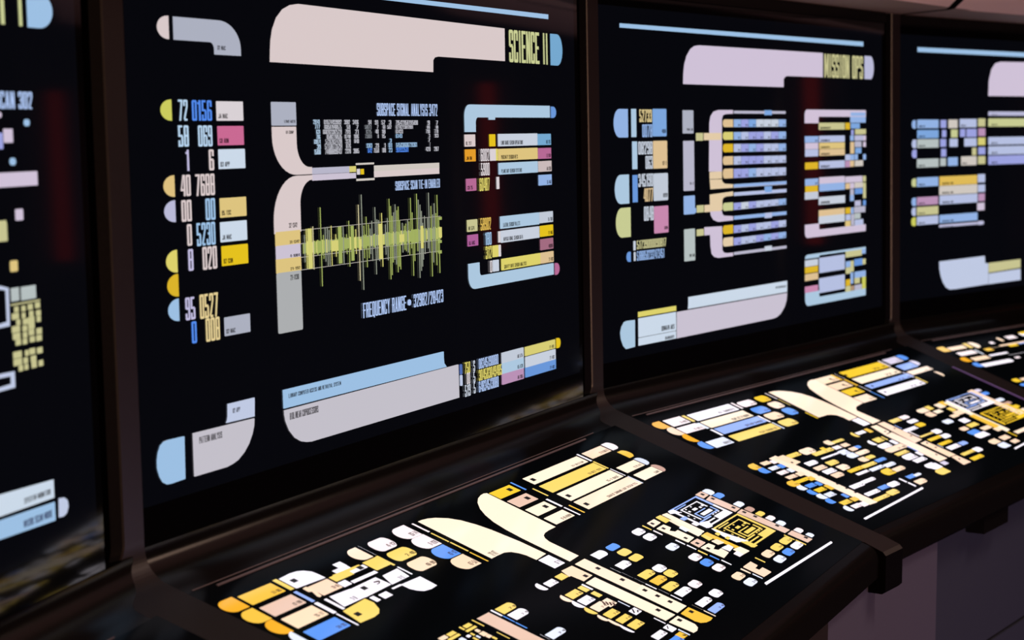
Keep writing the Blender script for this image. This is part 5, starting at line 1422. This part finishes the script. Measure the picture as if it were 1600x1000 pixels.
('r','touch_key','palebl',11611,-2582,11906,-2478,'a',None,None),
('r','status_bar','peachd2',12078,-2497,12311,-2423,'',None,None),
('r','status_bar','peachd',11648,-2838,11892,-2750,'a',None,None),
('r','touch_key','yeld2',11992,-2823,12335,-2736,'',None,None),
('r','touch_key','blued',11649,-2987,11997,-2878,'a',None,None),
('r','touch_key','whited',11650,-3103,12080,-2988,'l',None,None),
('r','touch_key','peachd2',12161,-2979,12489,-2896,'',None,None),
('r','touch_key','peachd2',12423,-3101,12701,-3009,'',None,None),
('r','status_bar','yeld',12599,-3340,12624,-3181,'',None,None),
('r','touch_key','peachd2',11668,-3322,11968,-3208,'l',None,None),
('r','touch_key','palebl',11701,-3472,12003,-3343,'l',None,None),
('r','touch_key','peachd',12120,-3318,12409,-3220,'',None,None),
('r','status_bar','peachd',12199,-3457,12437,-3376,'',None,None),
('r','touch_key','peachw',12763,-3300,13302,-3227,'',None,None),
('r','status_bar','yeld2',12378,-2355,12541,-2250,'',None,None),
('r','touch_key','peachd2',12332,-2479,12591,-2370,'',None,None),
('r','touch_key','whited',12063,-2685,12318,-2576,'',None,None),
('p','spine_bar','peachd',[(13805,-2033),(14030,-2020),(14037,-2936),(13859,-3002),(13812,-2920)]),
('p','status_bar','creamd',[(12609,-2106),(12771,-2101),(12787,-3156),(12607,-3175)]),
('p','status_bar','goldd',[(12547,-2572),(12724,-2575),(12736,-3007),(12523,-3016)]),
('r','maze_line','blued2',12758,-2086,13880,-2069,'',None,None),
('r','maze_line','blued2',13801,-2283,13880,-2069,'',None,None),
('r','maze_line','whited',12758,-2496,12825,-2077,'',None,None),
('r','maze_line','whited',13801,-2496,13880,-2283,'',None,None),
('r','maze_line','whited',12870,-2496,13880,-2475,'',None,None),
('r','maze_line','whited',13375,-2496,13880,-2411,'',None,None),
('r','maze_line','blued2',12892,-2112,13319,-2099,'',None,None),
('r','maze_line','whited',12982,-2368,13027,-2133,'',None,None),
('r','maze_line','whited',12982,-2146,13655,-2133,'',None,None),
('r','maze_line','whited',13633,-2261,13678,-2133,'',None,None),
('r','maze_line','blued2',13094,-2377,13139,-2261,'',None,None),
('r','maze_line','blued2',13094,-2377,13711,-2360,'',None,None),
('r','maze_line','blued2',13678,-2377,13723,-2283,'',None,None),
('r','maze_line','blued2',13094,-2274,13543,-2261,'',None,None),
('r','maze_line','whited',13206,-2342,13599,-2300,'',None,None),
('r','maze_line','whited',13453,-2240,13521,-2214,'',None,None),
('r','maze_line','whited',13566,-2231,13633,-2206,'',None,None),
('r','maze_line','whited',13229,-2231,13375,-2197,'',None,None),
('r','maze_line','whited',13072,-2223,13128,-2197,'',None,None),
('r','maze_line','whited',13296,-2171,13341,-2154,'',None,None),
('r','maze_line','whited',13094,-2171,13139,-2154,'',None,None),
('r','maze_line','whited',12892,-2171,12926,-2154,'',None,None),
('r','maze_line','whited',12892,-2261,12926,-2240,'',None,None),
('r','maze_line','whited',12892,-2325,12926,-2308,'',None,None),
('r','maze_line','blued2',12847,-2402,13319,-2385,'',None,None),
('r','maze_line','whited',12847,-2445,13319,-2428,'',None,None),
('r','maze_line','whited',13408,-2394,13476,-2381,'',None,None),
('r','maze_line','whited',13521,-2394,13588,-2381,'',None,None),
('r','maze_line','whited',13633,-2394,13700,-2381,'',None,None),
('r','maze_line','yeld',12900,-2620,14138,-2604,'',None,None),
('r','maze_line','yeld',14051,-2814,14138,-2604,'',None,None),
('r','maze_line','yeld',12900,-3024,12974,-2612,'',None,None),
('r','maze_line','yeld',14051,-3024,14138,-2814,'',None,None),
('r','maze_line','yeld',13024,-3024,14138,-3003,'',None,None),
('r','maze_line','yeld',13581,-3024,14138,-2940,'',None,None),
('r','maze_line','yeld',13048,-2646,13519,-2633,'',None,None),
('r','maze_line','yeld',13147,-2898,13197,-2667,'',None,None),
('r','maze_line','yeld',13147,-2679,13890,-2667,'',None,None),
('r','maze_line','yeld',13865,-2793,13915,-2667,'',None,None),
('r','maze_line','yeld',13271,-2906,13321,-2793,'',None,None),
('r','maze_line','yeld',13271,-2906,13952,-2889,'',None,None),
('r','maze_line','yeld',13915,-2906,13964,-2814,'',None,None),
('r','maze_line','yeld',13271,-2805,13766,-2793,'',None,None),
('r','maze_line','yeld',13395,-2873,13828,-2831,'',None,None),
('r','maze_line','yeld',13667,-2772,13741,-2747,'',None,None),
('r','maze_line','yeld',13791,-2763,13865,-2738,'',None,None),
('r','maze_line','yeld',13420,-2763,13581,-2730,'',None,None),
('r','maze_line','yeld',13246,-2755,13308,-2730,'',None,None),
('r','maze_line','yeld',13494,-2705,13543,-2688,'',None,None),
('r','maze_line','yeld',13271,-2705,13321,-2688,'',None,None),
('r','maze_line','yeld',13048,-2705,13085,-2688,'',None,None),
('r','maze_line','yeld',13048,-2793,13085,-2772,'',None,None),
('r','maze_line','yeld',13048,-2856,13085,-2839,'',None,None),
('r','maze_line','yeld',12999,-2931,13519,-2915,'',None,None),
('r','maze_line','yeld',12999,-2974,13519,-2957,'',None,None),
('r','maze_line','yeld',13618,-2923,13692,-2910,'',None,None),
('r','maze_line','yeld',13741,-2923,13816,-2910,'',None,None),
('r','maze_line','yeld',13865,-2923,13940,-2910,'',None,None),
('p','edge_line','whited',[(11941,-3542),(12518,-3521),(12480,-3549),(11924,-3572)]),
('p','spine_bar','peachw',[(6718,-2055),(6918,-2042),(7059,-3476),(6850,-3465)]),
('p','spine_bar','peachd2',[(6821,-2083),(7071,-2076),(7139,-2309),(6902,-2327)]),
('r','marker_square','ink',6942,-2284,6990,-2252,'',None,None),
('r','marker_square','ink',6955,-2678,7003,-2646,'',None,None),
('r','marker_square','ink',6972,-2940,7020,-2908,'',None,None),
('r','marker_square','ink',6977,-3071,7025,-3039,'',None,None),
('r','marker_square','ink',6987,-3195,7035,-3163,'',None,None),
('r','touch_key','goldd',6084,-2184,6282,-2045,'l',None,('2-8','R',0.28,0.4)),
('r','touch_key','peachd2',6388,-2156,6597,-2080,'',None,None),
('r','status_bar','pinkd',6625,-2178,6717,-2104,'',None,None),
('r','touch_key','blued',6112,-2309,6293,-2177,'l',None,None),
('r','touch_key','palebl',6356,-2294,6585,-2219,'',None,('2-8','R',0.28,0.4)),
('r','status_bar','blued',6612,-2305,6727,-2222,'',None,None),
('r','touch_key','pinkd',6349,-2425,6586,-2349,'',None,('2-8','R',0.28,0.4)),
('r','status_bar','palebl',6634,-2436,6728,-2353,'',None,None),
('r','touch_key','peachd',6344,-2550,6597,-2480,'',None,('2-8','R',0.28,0.4)),
('r','status_bar','peachd2',6645,-2558,6806,-2478,'',None,None),
('r','touch_key','goldd',6162,-2702,6362,-2574,'l',None,('2-8','R',0.28,0.4)),
('r','touch_key','yeld',6353,-2668,6740,-2610,'',None,('2-8','R',0.28,0.4)),
('r','status_bar','goldd',6680,-2703,6816,-2621,'',None,None),
('r','touch_key','palebl',6179,-2823,6337,-2710,'l',None,None),
('r','touch_key','blued',6386,-2821,6613,-2742,'',None,('2-8','R',0.28,0.4)),
('r','status_bar','blued',6652,-2838,6745,-2755,'',None,None),
('r','touch_key','blued',6207,-2964,6348,-2839,'l',None,None),
('r','touch_key','yeld',6393,-2951,6642,-2871,'',None,('2-8','R',0.28,0.4)),
('r','status_bar','goldd',6710,-2979,6801,-2865,'',None,None),
('r','touch_key','palebl',6220,-3094,6381,-2969,'l',None,None),
('r','touch_key','palebl',6408,-3095,6636,-3006,'',None,('2-8','R',0.28,0.4)),
('r','status_bar','blued',6228,-3213,6366,-3099,'l',None,None),
('r','status_bar','blued',6697,-3207,6775,-3118,'',None,None),
('r','status_bar','goldd',6707,-3317,6854,-3240,'',None,None),
('r','touch_key','yeld',6390,-3315,6645,-3233,'',None,('2-8','R',0.28,0.4)),
('r','status_bar','palebl',6286,-3451,6403,-3323,'l',None,None),
('r','touch_key','pinkd',6467,-3440,6687,-3360,'',None,('2-8','R',0.28,0.4)),
('r','status_bar','pinkd',6694,-3460,6839,-3372,'',None,None),
('r','touch_key','yeld2',7113,-2180,7427,-2103,'',None,('2-8','R',0.28,0.4)),
('r','touch_key','peachw',7481,-2219,7827,-2087,'a',None,('2-8','R',0.28,0.4)),
('r','touch_key','peachd2',8250,-2196,8442,-2076,'l',None,None),
('r','touch_key','yeld2',8440,-2190,8777,-2133,'r',None,('2-8','R',0.28,0.4)),
('r','touch_key','pinkd',8222,-2315,8430,-2242,'',None,None),
('r','touch_key','peachd',8480,-2322,8681,-2244,'',None,None),
('r','status_bar','blued',8654,-2429,8823,-2370,'r',None,None),
('r','status_bar','peachd',8494,-2444,8677,-2372,'',None,None),
('r','touch_key','yeld2',7630,-2300,8198,-2230,'',None,('2-8','R',0.28,0.4)),
('r','status_bar','yeld',7978,-2257,8076,-2180,'',None,None),
('r','touch_key','whited',7614,-2407,8194,-2373,'',None,('2-8','R',0.28,0.4)),
('r','touch_key','palebl',8178,-2457,8398,-2357,'',None,('2-8','R',0.28,0.4)),
('r','touch_key','whited',7150,-2439,7444,-2354,'r',None,('2-8','R',0.28,0.4)),
('r','touch_key','peachd',7139,-2576,7417,-2495,'',None,('2-8','R',0.28,0.4)),
('r','touch_key','yeld2',7546,-2568,7829,-2475,'r',None,('2-8','R',0.28,0.4)),
('r','touch_key','whited',7173,-2697,7463,-2610,'',None,('2-8','R',0.28,0.4)),
('r','touch_key','peachw',7591,-2731,7846,-2617,'r',None,('2-8','R',0.28,0.4)),
('r','touch_key','peachd',7202,-2816,7473,-2724,'r',None,('2-8','R',0.28,0.4)),
('r','touch_key','palebl',8184,-2574,8422,-2469,'l',None,None),
('r','touch_key','peachw',8462,-2571,8813,-2492,'r',None,('2-8','R',0.28,0.4)),
('r','touch_key','peachd2',8241,-2724,8457,-2619,'l',None,None),
('r','touch_key','yeld2',8471,-2709,8708,-2634,'r',None,None),
('r','touch_key','blued',8512,-2826,8828,-2757,'r',None,('2-8','R',0.28,0.4)),
('r','touch_key','yeld',7639,-2822,8038,-2760,'',None,('2-8','R',0.28,0.4)),
('r','touch_key','yeld2',8061,-2829,8471,-2766,'',None,('2-8','R',0.28,0.4)),
('r','touch_key','whited',7661,-2922,8022,-2872,'',None,('2-8','R',0.28,0.4)),
('r','touch_key','palebl',8082,-2939,8479,-2880,'',None,('2-8','R',0.28,0.4)),
('r','touch_key','palebl',8508,-2969,8825,-2898,'r',None,('2-8','R',0.28,0.4)),
('r','touch_key','yeld',8197,-3118,8477,-2980,'l',None,('2-8','R',0.28,0.4)),
('r','touch_key','peachd2',8515,-3111,8834,-3029,'r',None,('2-8','R',0.28,0.4)),
('r','touch_key','whited',7118,-3114,7455,-3038,'',None,('2-8','R',0.28,0.4)),
('r','touch_key','whited',7482,-3094,7866,-3033,'r',None,('2-8','R',0.28,0.4)),
('r','touch_key','whited',7114,-3324,7495,-3258,'',None,('2-8','R',0.28,0.4)),
('r','touch_key','blued',7553,-3321,7810,-3243,'',None,('2-8','R',0.28,0.4)),
('r','touch_key','whited',7840,-3340,8123,-3246,'a',None,('2-8','R',0.28,0.4)),
('r','touch_key','yeld2',7076,-3464,7491,-3402,'',None,('2-8','R',0.28,0.4)),
('r','touch_key','yeld2',7532,-3471,7817,-3374,'a',None,('2-8','R',0.28,0.4)),
('r','touch_key','blued',8459,-3326,8718,-3251,'',None,None),
('r','status_bar','palebl',8676,-3323,8885,-3276,'r',None,None),
('r','touch_key','peachd2',8451,-3483,8740,-3388,'r',None,('2-8','R',0.28,0.4)),
('r','status_bar','whited',8280,-3351,8308,-3240,'',None,None),
('r','status_bar','whited',8290,-3481,8320,-3369,'',None,None),
('p','edge_line','whited',[(6292,-3636),(8373,-3542),(8361,-3571),(6290,-3666)]),
('r','touch_key','whited',9312,-3342,9592,-3217,'l',None,None),
('r','touch_key','yeld2',9233,-3482,9554,-3353,'l',None,None),
('r','status_bar','lavd',9709,-3327,9857,-3251,'',None,None),
]),
(4,'C',[
('r','touch_key','goldd',5821,-920,6088,-737,'l',None,None),
('r','touch_key','peachd2',6120,-913,6646,-798,'',None,None),
('r','touch_key','yeld2',6712,-930,6827,-752,'',None,None),
('r','touch_key','peachw',6891,-966,7092,-746,'r',None,None),
('r','touch_key','goldd',6988,-1125,7213,-1032,'',None,None),
('r','touch_key','pinkd',6090,-1129,6639,-1007,'',None,None),
('r','status_bar','palebl',6698,-1196,6744,-1012,'',None,None),
('r','touch_key','oranged',5884,-1348,6090,-1182,'l',None,None),
('r','touch_key','peachd2',6185,-1361,6708,-1242,'',None,None),
('r','touch_key','blued',5930,-1567,6123,-1404,'l',None,None),
('r','touch_key','whited',6125,-1590,7143,-1483,'r',None,None),
('r','touch_key','whited',6797,-1303,7417,-1251,'',None,None),
('r','touch_key','peachd2',7251,-1050,7888,-1046,'',None,None),
('r','touch_key','yeld',7815,-1119,8103,-1035,'',None,None),
('r','status_bar','peachd2',7881,-897,7985,-749,'a',None,None),
('r','touch_key','pinkd',8190,-865,8509,-752,'',None,None),
('r','status_bar','pinkd',7470,-921,7601,-848,'',None,None),
('r','touch_key','blued2',8201,-1084,8465,-1005,'',None,None),
('r','touch_key','whited',7315,-1371,7923,-1368,'',None,None),
('r','touch_key','whited',8748,-852,9085,-724,'a',None,None),
('r','status_bar','pinkd',7333,-1516,7489,-1459,'',None,None),
('r','status_bar','yeld',6097,-2215,6305,-2099,'l',None,None),
('r','touch_key','peachd2',6361,-2202,6677,-2125,'',None,None),
('r','status_bar','blued',6072,-2364,6325,-2285,'l',None,None),
('r','touch_key','peachd2',7574,-1049,9380,-1005,'',None,None),
('r','touch_key','yeld',8806,-770,9885,-695,'',None,None),
]),
]
# ---------------------------------------------------------------- wall displays
DL={1:'leftmost black wall display, blurred, cut off by the left frame edge',
    2:'largest black wall display headed SCIENCE II with a green waveform graph',
    3:'black wall display headed MISSION OPS with rows of small blue segments',
    4:'rightmost black wall display with coloured blocks, cut off by the right edge'}
for b in (1,2,3,4):
    root=empty('wall_display',Tm[b]); tag(root,DL[b],'display','wall displays above the consoles')
    link('display_glass',slab(PS,[(.566,-.068),(1.494,-.068),(1.494,.4565),(.566,.4565)],-.012,0),root,M_glass)
    link('lit_screen_area',slab(PS,[(.578,-.034),(1.484,-.034),(1.484,.425),(.578,.425)],.00005,.0002),root,M_lcd)
    link('top_rail',slab(PS,[(.566,.440),(1.494,.440),(1.494,.4565),(.566,.4565)],.00005,.004),root,M_body)
    for bb,pl,items in DATA:
        if bb==b and pl=='S': graphics(root,PS,items)
# ---------------------------------------------------------------- consoles
def body_profile():
    pts=[]; A=PS(0,-.066,.001); Cc=PC(0,-.034,.0); O=Vector((0,0,CH))
    A=Vector((0,A.y,A.z)); 
    for i in range(15):
        t=i/14; p_=A*(1-t)**2+O*2*t*(1-t)+Cc*t*t; pts.append((p_.y,p_.z))
    e1=PC(0,-.395,0); r=.017; c=PC(0,-.395,-r)
    a0=math.pi/2+SL; a1=math.pi
    for i in range(11):
        a=a0+(a1-a0)*i/10
        pts.append((c.y+r*math.cos(a)*1.0,c.z+r*math.sin(a)))
    yf,zf=pts[-1]
    pts+=[(yf,zf-.021),(yf+.006,zf-.027),(yf+.05,zf-.027),(yf+.05,zf-.01),(.03,-.16),(.03,A.z)]
    return pts,yf,zf
PROF,YF,ZF=body_profile()
t0=math.tan(DEL/2)
def ul(y): return HL+(-y)*t0+.0003
def ur(y): return HR-(HY-y)*t0-.0003
CL={1:'dark console at the lower left corner under the leftmost display, keys out of view',
    2:'nearest black touch console with cream swoosh bars under the SCIENCE II display',
    3:'middle black touch console with lit keys under the MISSION OPS display',
    4:'farthest touch console at the right edge, blurred glowing keys'}
for b in (1,2,3,4):
    root=empty('control_console',Tm[b]); tag(root,CL[b],'console','touch consoles in a curved row')
    n=len(PROF); vs=[(ul(y),y,z) for y,z in PROF]+[(ur(y),y,z) for y,z in PROF]
    fs=[[i,(i+1)%n,(i+1)%n+n,i+n] for i in range(n)]+[list(range(n))[::-1],list(range(n,2*n))]
    me=mesh(vs,fs)
    for k,p_ in enumerate(me.polygons): p_.use_smooth = k<26
    me.set_sharp_from_angle(angle=math.radians(40)) if hasattr(me,'set_sharp_from_angle') else None
    link('desk_body',me,root,M_body)
    yb,yf=PC(0,-.052).y,PC(0,-.386).y
    link('control_glass',slab(PC,[(ul(yf)+.022,-.386),(ur(yf)-.022,-.386),(ur(yb)-.022,-.046),(ul(yb)+.022,-.046)],.0001,.0005),root,M_desk)
    link('rear_trim',slab(PC,[(.612,-.0506),(1.392,-.0506),(1.392,-.0488),(.612,-.0488)],.0004,.0016),root,M_trim)
    link('rear_groove',slab(PC,[(.585,-.0445),(1.43,-.0445),(1.43,-.0437),(.585,-.0437)],.0002,.0007),root,M_trim)
    if b==4: pass
    for bb,pl,items in DATA:
        if bb==b and pl=='C':
            MZ={2:1.262,3:1.262}.get(b,0)
            ms=[(i[3]+i[5])/2/1e4 for i in items if i[1]=='maze_line']
            if ms: MZ=(min(ms)+max(ms))/2; ys=[(i[4]+i[6])/2 for i in items if i[1]=='maze_line']
            graphics(root,PC,items)
    if b==4:
        far=[i for bb,pl,it in DATA if bb==2 and pl=='C' for i in it if i[1]!='maze_line' and i[0]=='r' and i[3]>9600]
        graphics(root,PC,far)
# ---------------------------------------------------------------- ribs between bays
def lerp(tab,v):
    for (v0,a0),(v1,a1) in zip(tab,tab[1:]):
        if v0>=v>=v1: return a0+(a1-a0)*(v0-v)/(v0-v1)
    return tab[0][1] if v>tab[0][0] else tab[-1][1]
EL=((-.034,.500),(-.15,.503),(-.27,.522),(-.43,.545)); ER=((-.034,.566),(-.27,.583),(-.43,.594))
def rib(b,label):
    root=empty('frame_rib',Tm[b]); tag(root,label,'frame rib','ribs between the bays')
    pth=[]  # (y,z,ny,nz,uL,uR,height)
    for v in (.475,.3,.1,-.035): p_=PS(0,v); pth.append((p_.y,p_.z,nS.y,nS.z,.537,.566,.010))
    A=PS(0,-.055); Cc=PC(0,-.034); O=Vector((0,0,CH))
    for i in range(15):
        t=i/14; p_=A*(1-t)**2+O*2*t*(1-t)+Cc*t*t; tg=((O-A)*(1-t)+(Cc-O)*t).normalized(); s_=t*t*(3-2*t)
        pth.append((p_.y,p_.z,tg.z,-tg.y,.537+(.500-.537)*s_,.566,.010-.004*s_))
    for v in (-.08,-.12,-.16,-.2,-.24,-.28,-.32,-.36,-.402): p_=PC(0,v); pth.append((p_.y,p_.z,nC.y,nC.z,lerp(EL,v),lerp(ER,v),.006))
    vs=[];fs=[]; bv=.0018; m=6
    for y,z,ny,nz,xl,xr,D in pth:
        for x,d in ((xl,-.004),(xl,D-bv),(xl+bv,D),(xr-bv,D),(xr,D-bv),(xr,-.004)): vs.append((x,y+ny*d,z+nz*d))
    for i in range(len(pth)-1):
        for j in range(m): fs.append([i*m+j,i*m+(j+1)%m,(i+1)*m+(j+1)%m,(i+1)*m+j])
    fs.append(list(range(m))); 
    me=mesh(vs,fs+[[ (len(pth)-1)*m+j for j in range(m)][::-1]])
    bm=bmesh.new(); bm.from_mesh(me); bmesh.ops.recalc_face_normals(bm,faces=bm.faces); bm.to_mesh(me); bm.free()
    link('rib_bar',me,root,M_rib)
    vs=[];fs=[]
    for y,z,ny,nz,xl,xr,D in pth:
        g_=.016 if abs(y)>.03 else .010
        for x,d in ((xl-g_,min(D,.006)-.0008),(xl-.0004,D-.0006),(xl-.0004,-.003),(xl-g_,-.003)): vs.append((x,y+ny*d,z+nz*d))
    n_=len(vs)//4
    for i in range(n_-1):
        for j in range(4): fs.append([i*4+j,i*4+(j+1)%4,(i+1)*4+(j+1)%4,(i+1)*4+j])
    fs+=[[0,1,2,3],[n_*4-1,n_*4-2,n_*4-3,n_*4-4]]
    me=mesh(vs,fs); bm=bmesh.new(); bm.from_mesh(me); bmesh.ops.recalc_face_normals(bm,faces=bm.faces); bm.to_mesh(me); bm.free()
    link('rib_flank',me,root,M_flank)
    D=.006; p_=PC(0,-.402,D); q_=PC(0,-.432,D-.0005); lo=ZF-.040
    prof=[(p_.y,p_.z),(q_.y+.004,q_.z+.0012),(q_.y,q_.z-.003),(q_.y,lo+.004),(q_.y+.004,lo),(YF+.012,lo),(YF+.012,p_.z-.02)]
    k=len(prof); xl,xr=lerp(EL,-.402),lerp(ER,-.402)
    vs=[(xl+.001,y,z) for y,z in prof]+[(xr,y,z) for y,z in prof]
    me=mesh(vs,[[i,(i+1)%k,(i+1)%k+k,i+k] for i in range(k)]+[list(range(k)),list(range(k,2*k))])
    bm=bmesh.new(); bm.from_mesh(me); bmesh.ops.recalc_face_normals(bm,faces=bm.faces); bm.to_mesh(me); bm.free()
    link('rib_end',me,root,[M_flank,M_rib]); me.polygons[0].material_index=1; me.polygons[1].material_index=1  # unlit front of the end painted black; top faces keep the rib brown
    return root
rib(2,'dark rib curving from wall to desk at the left of the SCIENCE II display')
rib(3,'dark rib between the SCIENCE II and MISSION OPS bays, its brown end nearest')
rb=rib(4,'dark rib right of the MISSION OPS display with painted purple edge highlight')
link('painted_purple_highlight',slab(PC,[(.536,-.36),(.540,-.36),(.517,-.15),(.513,-.15)],.0058,.0072),rb,pm('purple_highlight_paint',(.28,.2,.62),.3))  # purple reflected light on the rib's edge, put in as a coloured strip
# ---------------------------------------------------------------- cabinets below the desks
KL={2:'grey-purple cabinet under the nearest console, lower edge of the picture',3:'grey-purple cabinet under the middle console, its corner standing forward',4:'cabinet under the farthest console at the right',1:'cabinet under the console at the lower left'}
for b in (2,3):
    root=empty('base_cabinet',Tm[b]@Matrix.Translation((0,0,0))); tag(root,KL[b],'cabinet','cabinets below the consoles')
    zt=ZF-.0275; zb=-ZO+.002; y0=YF+.0525
    def prism(name,loop,z0,z1,mat):
        n=len(loop); vs=[(x,y,z1) for x,y in loop]+[(x,y,z0) for x,y in loop]
        me=mesh(vs,[list(range(n)),list(range(2*n-1,n-1,-1))]+[[i,i+n,(i+1)%n+n,(i+1)%n] for i in range(n)])
        bm=bmesh.new(); bm.from_mesh(me); bmesh.ops.recalc_face_normals(bm,faces=bm.faces); bm.to_mesh(me); bm.free()
        return link(name,me,root,mat)
    yk=YF+.012
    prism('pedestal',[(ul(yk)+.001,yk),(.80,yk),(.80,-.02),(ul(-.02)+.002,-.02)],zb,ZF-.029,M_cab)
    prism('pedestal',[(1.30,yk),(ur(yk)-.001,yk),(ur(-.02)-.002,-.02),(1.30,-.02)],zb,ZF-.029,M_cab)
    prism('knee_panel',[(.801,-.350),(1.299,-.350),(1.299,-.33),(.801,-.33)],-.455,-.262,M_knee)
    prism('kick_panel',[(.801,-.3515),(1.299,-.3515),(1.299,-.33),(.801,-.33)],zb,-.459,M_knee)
    prism('latch_box',[(.96,YF+.008),(1.055,YF+.008),(1.055,YF+.045),(.96,YF+.045)],ZF-.05,ZF-.0275,M_body)
# ---------------------------------------------------------------- soffit above the displays
def soffit(b,n):
    zz=.4575; g=.0012; y1,y2=-.128,-.62
    for k_,(prof,mat) in enumerate((([(.03,zz),(y1,zz),(y1,zz+.03),(.03,zz+.03)],M_lip),([(y1-.0005,zz+.0004),(y2,zz+.105),(y2,zz+.16),(.03,zz+.16),(.03,zz+.031),(y1-.0005,zz+.031)],M_soff))):
        vs=[(ul(y)+g,y,z) for y,z in prof]+[(ur(y)-g,y,z) for y,z in prof]; k=len(prof)
        me=mesh(vs,[[i,(i+1)%k,(i+1)%k+k,i+k] for i in range(k)]+[list(range(k)),list(range(k,2*k))])
        bm=bmesh.new(); bm.from_mesh(me); bmesh.ops.recalc_face_normals(bm,faces=bm.faces); bm.to_mesh(me); bm.free()
        o=link('trim_%d'%(n+4*k_),me,None,mat); o.matrix_world=Tm[b]; o['kind']='structure'
    # dark joint strip crossing the soffit
    w_=.0045; path=[(.571,.0,zz),(.501,y1,zz),(.472,-.152,.4577),(.418,-.197,.4652),(.25,-.337,.489)]
    vs=[];fs=[]
    for x,y,z in path:
        k=w_ if y>y1-.001 else .010
        for dx,dz in ((-k,-.001),(k,-.001),(k,.002),(-k,.002)): vs.append((x+dx,y,z+dz))
    for i in range(len(path)-1):
        for j in range(4): fs.append([i*4+j,i*4+(j+1)%4,(i+1)*4+(j+1)%4,(i+1)*4+j])
    fs+=[[0,1,2,3],[19,18,17,16]]
    o=link('trim_%d'%(n+8),mesh(vs,fs),None,M_flank); o.matrix_world=Tm[b]; o['kind']='structure'
for i,b in enumerate((1,2,3,4)): soffit(b,i+1)
# ---------------------------------------------------------------- room
def st(name,me,mat,M4=None):
    o=link(name,me,None,mat); o['kind']='structure'
    if M4 is not None: o.matrix_world=M4
    return o
st('floor',boxm(-3,-5,-.05,7,1.2,0),M_floor)
st('ceiling',boxm(-3,-5,2.6,7,1.2,2.65),M_dark)
st('wall_back',boxm(-3,1.2,0,7,1.25,2.6),M_dark)
st('wall_front',boxm(-3,-5.05,0,7,-5,2.6),M_dark)
st('wall_left',boxm(-3.05,-5,0,-3,1.2,2.6),M_dark)
st('wall_right',boxm(7,-5,0,7.05,1.2,2.6),M_dark)
# red lit column across the room: its reflection streaks the display glass
root=empty('light_column',Matrix.Translation((4.16,-1.4,0))@Matrix.Rotation(math.radians(-25),4,'Z')); tag(root,'dim red light column seen only as reflection streaks in the displays','light column')
link('column_body',boxm(-.12,-.1,0,.12,.1,ZO+.62,.008),root,M_body)
link('red_tube',boxm(-.126,-.02,ZO-.02,-.119,.02,ZO+.44,.003),root,pm('red_glow',(.1,0,0),.4,emit=(1,.03,.01),es=.24))
